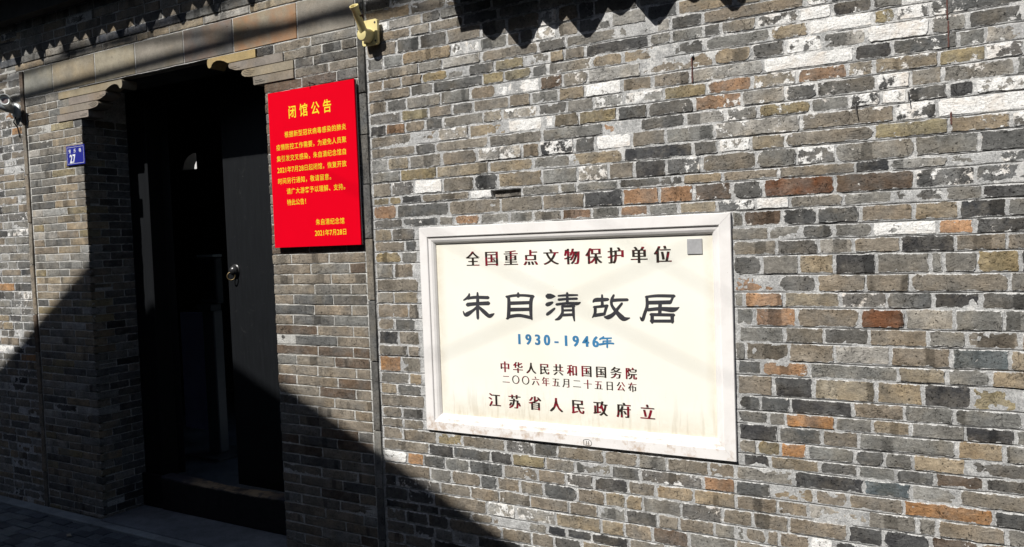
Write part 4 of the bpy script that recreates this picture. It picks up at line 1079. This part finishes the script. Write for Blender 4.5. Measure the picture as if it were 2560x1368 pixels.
# ------------------------------------------------------------------ house number plate
hp=thing('number_plate',(-4.268,0,2.01),'small blue house number plate reading 27 at the left edge of the doorway','sign')
m=MB(); m.box(-4.352,-4.184,FP-0.0080,FP-0.0045,1.960,2.066,ch=0.0012); pb=m.build('blue_plate',M_PLATEBLUE,hp)
YN=FP-0.0084
m=MB(); x0,x1,z0,z1=-4.344,-4.192,1.968,2.058; t_=0.0014
m.box(x0,x1,YN,YN+0.0002,z1-t_,z1); m.box(x0,x1,YN,YN+0.0002,z0,z0+t_); m.box(x0,x0+t_,YN,YN+0.0002,z0+t_,z1-t_); m.box(x1-t_,x1,YN,YN+0.0002,z0+t_,z1-t_)
m.build('white_border',M_WHITE,pb)
for c,x in zip('安乐巷',(-4.318,-4.272,-4.224)):
    mb=MB(); put_char(mb,c,x,2.037,0.023,0.023,YN,0.012); flat(mb,'character',M_WHITE,pb)
for c,x in zip('27',(-4.309,-4.281)):
    mb=MB(); put_char(mb,c,x,1.997,0.026,0.046,YN,0.030); flat(mb,'character',M_WHITE,pb)

# ------------------------------------------------------------------ flag pole bracket
fb=thing('flagpole_bracket',(-2.16,0,2.33),'cream metal flagpole bracket with a slanting tube, fixed beside the lintel','bracket')
m=MB(); pr=[]
for cx,cz,a0 in ((-2.128,2.375,0),(-2.190,2.375,90),(-2.190,2.293,180),(-2.128,2.293,270)): pr+=arc(cx,cz,0.010,0.010,a0,a0+90,5)
m.prism_xz(pr,-0.032,-0.020); base=m.build('base_plate',M_CREAM,fb)
for sx,sz in ((-2.130,2.371),(-2.130,2.297),(-2.187,2.297),(-2.187,2.371)):
    m=MB(); m.revolve((sx,-0.0318,sz),(0,-1,0),[(0.0046,0),(0.0042,0.0016),(0.001,0.002)],12); m.build('screw',M_SCREW,base,True)
hub=Vector((-2.164,-0.055,2.318)); tipp=Vector((-2.150,-0.132,2.418)); ax=(tipp-hub).normalized()
m=MB(); m.revolve((-2.164,-0.030,2.322),(0.0,-1,-0.06),[(0.030,0.0),(0.029,0.012),(0.026,0.022),(0.0245,0.040),(0.0225,0.047),(0.010,0.050)],24); m.build('hub',M_CREAM,fb,True)
m=MB(); R0=0.0155
prof_=[(0.017,-0.012),(0.0185,0.010),(0.0165,0.030),(R0,0.05),(R0,(tipp-hub).length-0.016),(0.0185,(tipp-hub).length-0.010),(0.0185,(tipp-hub).length),(0.0150,(tipp-hub).length),(0.0125,(tipp-hub).length-0.003),(0.0125,(tipp-hub).length-0.055)]
m.revolve(hub,ax,prof_,28); m.build('tube',M_CREAM,fb,True)
side=ax.cross(Vector((0,-1,0.2))).normalized()
q=hub+ax*0.084
if side.x<0: side=-side
m=MB(); m.tube([q+side*0.014,q+side*0.026],[0.0035,0.0035],8); m.tube([q+side*0.026-ax*0.007,q+side*0.026+ax*0.007],[0.0035,0.0035],8); m.build('thumbscrew',M_RUST,fb)

# ------------------------------------------------------------------ security camera
sc_=thing('security_camera',(-4.80,0,2.32),'grey and white security camera mounted left of the thin brick strip','camera')
m=MB(); m.revolve((-4.805,-0.004,2.312),(0,-1,0),[(0.044,0.0),(0.044,0.012),(0.038,0.018),(0.016,0.022)],26); m.build('mount_plate',M_CAMWHITE,sc_,True)
m=MB(); m.tube([(-4.805,-0.028,2.312),(-4.812,-0.055,2.318),(-4.835,-0.085,2.335)],[0.020,0.019,0.017],14); m.build('arm',M_CAMGREY,sc_,True)
d=Vector((0.72,-0.66,0.16)).normalized(); c0=Vector((-4.800,-0.050,2.335))
m=MB(); m.revolve(c0,d,[(0.010,-0.012),(0.024,-0.008),(0.024,0.0),(0.025,0.05),(0.026,0.054),(0.026,0.080),(0.024,0.082)],24); bd=m.build('body',M_CAMGREY,sc_,True)
m=MB(); m.revolve(c0,d,[(0.0265,0.070),(0.0270,0.088),(0.024,0.091),(0.018,0.089)],24); m.build('front_ring',M_CAMWHITE,bd,True)
m=MB(); m.revolve(c0,d,[(0.017,0.080),(0.017,0.0895),(0.010,0.091)],20); m.build('lens',M_CAMGLASS,bd,True)
up=Vector((0,0,1)); sd=d.cross(up).normalized(); upv=sd.cross(d)
m=MB(); v=[];f=[]
for r_ in (0.029,0.0315):
    for k in range(9):
        a=math.radians(20+140*k/8)
        for h in (0.055,0.105): v.append(tuple(c0+d*h+(sd*math.cos(a)+upv*math.sin(a))*r_+upv*0.004))
n9=18
for k in range(8):
    a=2*k; f.append((a,a+2,a+3,a+1)); f.append((n9+a,n9+a+1,n9+a+3,n9+a+2)); f.append((a,n9+a,n9+a+2,a+2)); f.append((a+1,a+3,n9+a+3,n9+a+1))
f.append((0,1,n9+1,n9)); f.append((16,n9+16,n9+17,17))
m.add(v,f); m.build('sunshield',M_CAMWHITE,bd,True)
m=MB(); m.tube([(-4.800,-0.02,2.275),(-4.798,-0.035,2.245),(-4.795,-0.015,2.215),(-4.792,-0.008,2.16)],0.004,8); m.build('cable',M_BLACKRUB,sc_)

for o_,dx_,dz_ in ((rs,0.032,-0.005),(nl,0.032,-0.005),(hp,0.020,-0.003),(fb,0.018,-0.008)):
    o_.location.x+=dx_; o_.location.z+=dz_

# ------------------------------------------------------------------ nails in the right-hand wall
for (x,z,lab,L,t) in ((-0.318,1.822,'thin dark nail with a dark leg for its cast shadow, below the lime-streaked bricks, left of its neighbour',0.030,0.9),(-0.178,1.845,'thin dark nail driven beside the red paint drips, the right one of two',0.032,0.8),(-0.81,2.042,'pale round anchor plug above the short red drip',0.010,0.0)):
    m=MB()
    if t: m.tube([(x,0.0,z),(x+0.001,-0.014,z-0.001),(x+0.003,-0.022,z-L)],[0.0018,0.0018,0.0014],8); o=m.build('nail',M_SCREW)  # downward leg drawn dark in place of the nail's cast shadow
    else:
        m.revolve((x,0.0,z),(0,-1,0),[(0.0045,0),(0.0045,0.014),(0.0018,0.0145),(0.0018,0.010)],14); o=m.build('wall_plug',M_WHITE)
    tag(o,lab,'nail' if t else 'wall plug')

# ------------------------------------------------------------------ door, frame, threshold
fr=thing('door_frame',(-3.49,0.28,0),'black timber door frame just inside the brick doorway','door frame')
m=MB(); m.box(-4.187,-4.045,0.2635,0.36,0.0,2.60,ch=0.0008); m.box(-4.044,-4.015,0.254,0.35,0.0,2.60,ch=0.002); m.build('post',M_BLACKWOOD,fr)
m=MB(); m.box(-2.835,-2.70,0.2635,0.36,0.0,2.60,ch=0.003); m.build('post',M_BLACKWOOD,fr)
m=MB(); m.box(-4.01,-2.84,0.30,0.36,2.44,2.60,ch=0.003); m.build('head_beam',M_BLACKWOOD,fr)
th=MB(); 
pts=[]
for i in range(41):
    x=-4.013+(4.013-2.838)*i/40.
    wear=0.016*math.exp(-((x+3.45)/0.28)**2)
    pts.append((x,0.203-wear+random.uniform(-0.0015,0.0015)))
v=[];f=[]
rows_=[(0.232,None),(0.232,-0.008),(0.240,0.0),(0.300,0.001),(0.312,-0.006),(0.312,None)]
for (yy,dz_) in rows_:
    for (x,zt) in pts:
        v.append((x,yy+(random.uniform(-0.002,0.002) if dz_ is not None else 0),0.013 if dz_ is None else zt+dz_))
n=len(pts)
for r_ in range(len(rows_)-1):
    for i in range(n-1): f.append((r_*n+i,r_*n+i+1,(r_+1)*n+i+1,(r_+1)*n+i))
f.append(tuple(r_*n for r_ in range(len(rows_)))); f.append(tuple(r_*n+n-1 for r_ in range(len(rows_)))[::-1]); f.append(tuple(range(n))+tuple((len(rows_)-1)*n+i for i in range(n-1,-1,-1)))
th.add(v,f); o=th.build('door_threshold',M_THRESH); tag(o,'high black timber threshold with a worn yellowish top across the doorway','threshold')
m=MB(); m.box(-4.190,-4.014,0.236,0.261,0.013,0.200,ch=0.003); m.box(-2.837,-2.786,0.236,0.262,0.013,0.200,ch=0.003); o=m.build('threshold_end',M_BLACKWOOD,fr)

dr=thing('wooden_door',(-2.86,0.40,0.2),'closed right-hand leaf of the black door with a brass ring handle','door')
m=MB(); m.box(-3.556,-2.845,0.385,0.430,0.170,2.43,ch=0.003); m.build('leaf',M_BLACKWOOD,dr)
kb=MB(); kb.revolve((-3.494,0.385,1.352),(0,-1,0),[(0.034,0.0),(0.034,0.003),(0.029,0.006),(0.027,0.016),(0.020,0.027),(0.010,0.033),(0.001,0.035)],28); kn=kb.build('knocker',M_KNOB,dr,True)
kb=MB(); kb.torus((-3.497,0.357,1.322),(0.55,-0.80,0.1),0.021,0.0038); kb.build('ring',M_BRASS,kn,True)
dl=thing('wooden_door',(-4.08,0.40,0.2),'opened left-hand leaf of the black door, swung into the dark hall','door')
m=MB(); a=(-4.075,0.392); b_=(-4.600,0.740); nx,ny=0.0221,0.0333
v=[(a[0],a[1],0.17),(b_[0],b_[1],0.17),(b_[0]+nx,b_[1]+ny,0.17),(a[0]+nx,a[1]+ny,0.17)]; v+=[(p[0],p[1],2.43) for p in v]
m.add(v,[(0,3,2,1),(4,5,6,7),(0,1,5,4),(1,2,6,5),(2,3,7,6),(3,0,4,7)]); m.build('leaf',M_BLACKWOOD,dl)

# ------------------------------------------------------------------ dark hall behind the door
def struct(name,mat,boxes):
    m=MB()
    for b_ in boxes: m.box(*b_)
    o=m.build(name,mat); o['kind']='structure'; return o
struct('hall_floor',M_CONC,[(-9.5,-1.0,0.315,8.0,-0.04,0.03)])
struct('hall_ceiling',M_SOFFIT,[(-9.2,-1.2,0.29,3.18,2.93,2.98)])
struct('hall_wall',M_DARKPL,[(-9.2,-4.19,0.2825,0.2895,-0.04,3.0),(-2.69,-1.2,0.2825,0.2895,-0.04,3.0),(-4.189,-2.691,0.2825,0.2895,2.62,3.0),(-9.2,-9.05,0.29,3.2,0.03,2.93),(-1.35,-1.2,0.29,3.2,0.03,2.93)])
# rear wall with a rounded opening giving on to the sunlit court
OX0,OX1,OZ0,OZ1=-7.33,-7.09,2.335,2.50
m=MB(); m.box(-9.05,-6.0,3.02,3.18,0.031,OZ0); m.box(-9.05,-6.0,3.02,3.18,OZ1,2.929); m.box(-9.05,OX0,3.02,3.18,OZ0,OZ1); m.box(OX1,-6.0,3.02,3.18,OZ0,OZ1); m.box(-5.999,-1.35,3.02,3.18,2.05,2.929); m.box(-5.999,-4.6,3.02,3.18,0.031,2.049); m.box(-3.2,-1.35,3.02,3.18,0.031,2.049)  # tall second opening, out of view, added so the court lights the hall
pr=[(OX0,OZ0),(OX0,OZ1),(OX1-0.03,OZ1)]+[(OX1-0.03-0.20*math.sin(math.radians(a)),OZ0+0.015+0.15*math.cos(math.radians(a))) for a in range(10,91,10)]
m.prism_xz(pr,3.03,3.17)
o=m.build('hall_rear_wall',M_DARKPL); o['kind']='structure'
struct('court_wall',M_PLASTER,[(-14.0,-5.0,6.6,6.8,0.03,3.6)])

# scanner kiosk, board and wall box seen dimly inside
ks=thing('kiosk',(-4.65,1.16,0.03),'slim scanner kiosk standing in the dark hall just left of the closed door leaf','kiosk')
m=MB(); m.box(-4.83,-4.47,1.00,1.32,0.031,0.048,ch=0.004); m.build('base',M_GREYMET,ks)
m=MB(); m.box(-4.72,-4.60,1.12,1.20,0.049,1.05,ch=0.008); m.build('post',M_SILVER,ks)
m=MB(); m.box(-4.70,-4.53,1.10,1.16,1.10,1.42,ch=0.008); sb=m.build('screen_housing',M_GREYMET,ks)
m=MB(); m.box(-4.69,-4.54,1.0965,1.0995,1.13,1.405); m.build('screen',M_SCREEN,sb)
m=MB(); m.box(-4.705,-4.535,1.085,1.165,1.422,1.440,ch=0.003); m.build('top_cap',M_CAMWHITE,sb)
m=MB(); m.box(-4.70,-4.55,1.06,1.15,1.052,1.098,ch=0.004); m.build('sensor_head',M_GREYMET,ks)
bo=MB(); bo.box(-5.36,-4.93,1.42,1.46,0.10,1.00,ch=0.004); o=bo.build('display_board',M_BOARD); tag(o,'pale violet display board leaning in the dark hall beside the kiosk','board')

# ------------------------------------------------------------------ overhead cables (their soft shadows cross lintel and tablet)
def cable(p,q,t,r,label,sag=0.05,ext=(2.6,2.6)):
    """p,q: two wall points of the shadow line; the cable hangs t metres up the sun's ray"""
    P=Vector((p[0]-SUN_A*t,-t,p[1]+SUN_S*t)); Q=Vector((q[0]-SUN_A*t,-t,q[1]+SUN_S*t)); d=(Q-P).normalized()
    a=P-d*ext[0]; b_=Q+d*ext[1]; L=(b_-a).length; pts=[]
    for i in range(21):
        s=i/20.; pts.append(a.lerp(b_,s)-Vector((0,0,sag*(4*s*(1-s))-sag)))
    m=MB(); m.tube(pts,r,8); o=m.build('overhead_cable',M_BLACKRUB,None,True); tag(o,label,'cable',None)
cable((-4.46,2.385),(-2.35,2.435),2.7,0.020,'thick black cable bundle high over the alley, level along the doorway',0.0)
cable((-4.90,2.50),(-3.90,2.555),2.9,0.014,'medium black cable above the thick bundle at the far left',0.0,(2.5,1.0))
cable((-3.75,2.53),(-2.45,2.425),3.0,0.012,'medium black cable crossing the thick bundle near the flagpole bracket',0.0,(0.6,2.0))
cable((-1.844,1.029),(-0.982,1.368),3.4,0.0021,'thin cable rising to the right, shading the tablet from lower left',0.0,(1.2,1.0))
cable((-1.578,1.356),(-0.758,0.987),3.5,0.0021,'thin cable falling to the right across the middle of the tablet',0.0,(1.2,1.2))
cable((-1.014,1.417),(-0.754,1.263),3.6,0.002,'short thin cable near the upper right corner of the tablet',0.0,(0.8,1.4))

# ------------------------------------------------------------------ gabled house across the alley (behind the camera; it casts the big shadow)
T=3.7
aw=thing('added_alley_wall',(4.0,-3.8,0),'unseen dark wall added to block sky light across the alley, right of the gabled house','wall')  # walls on both sides added out of view to cut sky light
m=MB(); m.box(-1.30,14.0,-4.0,-3.72,-0.044,3.95); m.build('wall_face',M_ALLEY,aw)
m=MB(); m.box(-1.32,14.0,-4.08,-3.66,3.951,4.02,ch=0.01); m.build('coping',M_TILE,aw)
aw=thing('added_alley_wall',(-14.0,-3.8,0),'unseen dark wall added to block sky light across the alley, left of the gabled house','wall')
m=MB(); m.box(-20.0,-9.9,-4.0,-3.72,-0.044,3.0); m.build('wall_face',M_ALLEY,aw)
m=MB(); m.box(-20.0,-9.9,-4.08,-3.66,3.001,3.07,ch=0.01); m.build('coping',M_TILE,aw)
def up_ray(x,zr): return (x-SUN_A*T, zr+SUN_S*T)
ax_,az_=up_ray(-4.127,1.462)
gl=(ax_-4.6,az_-0.633*4.6); gr=(ax_+3.6,az_-0.455*3.6)
nh=thing('gabled_house',(ax_,-6.0,0),'grey gabled house facing the doorway across the alley','house')
m=MB(); m.prism_xz([(gl[0]+0.3,-0.044),(gl[0]+0.3,gl[1]+0.10),(ax_,az_-0.09),(gr[0]-0.3,gr[1]+0.05),(gr[0]-0.3,-0.044)],-9.0,-3.72); m.build('wall',M_ALLEY,nh)
m=MB()
m.prism_xz([(gl[0],gl[1]-0.09),(gl[0],gl[1]),(ax_,az_),(ax_,az_-0.09)],-9.1,-T); m.prism_xz([(ax_+0.001,az_-0.09),(ax_+0.001,az_),(gr[0],gr[1]),(gr[0],gr[1]-0.09)],-9.1,-T)
m.build('roof',M_TILE,nh)
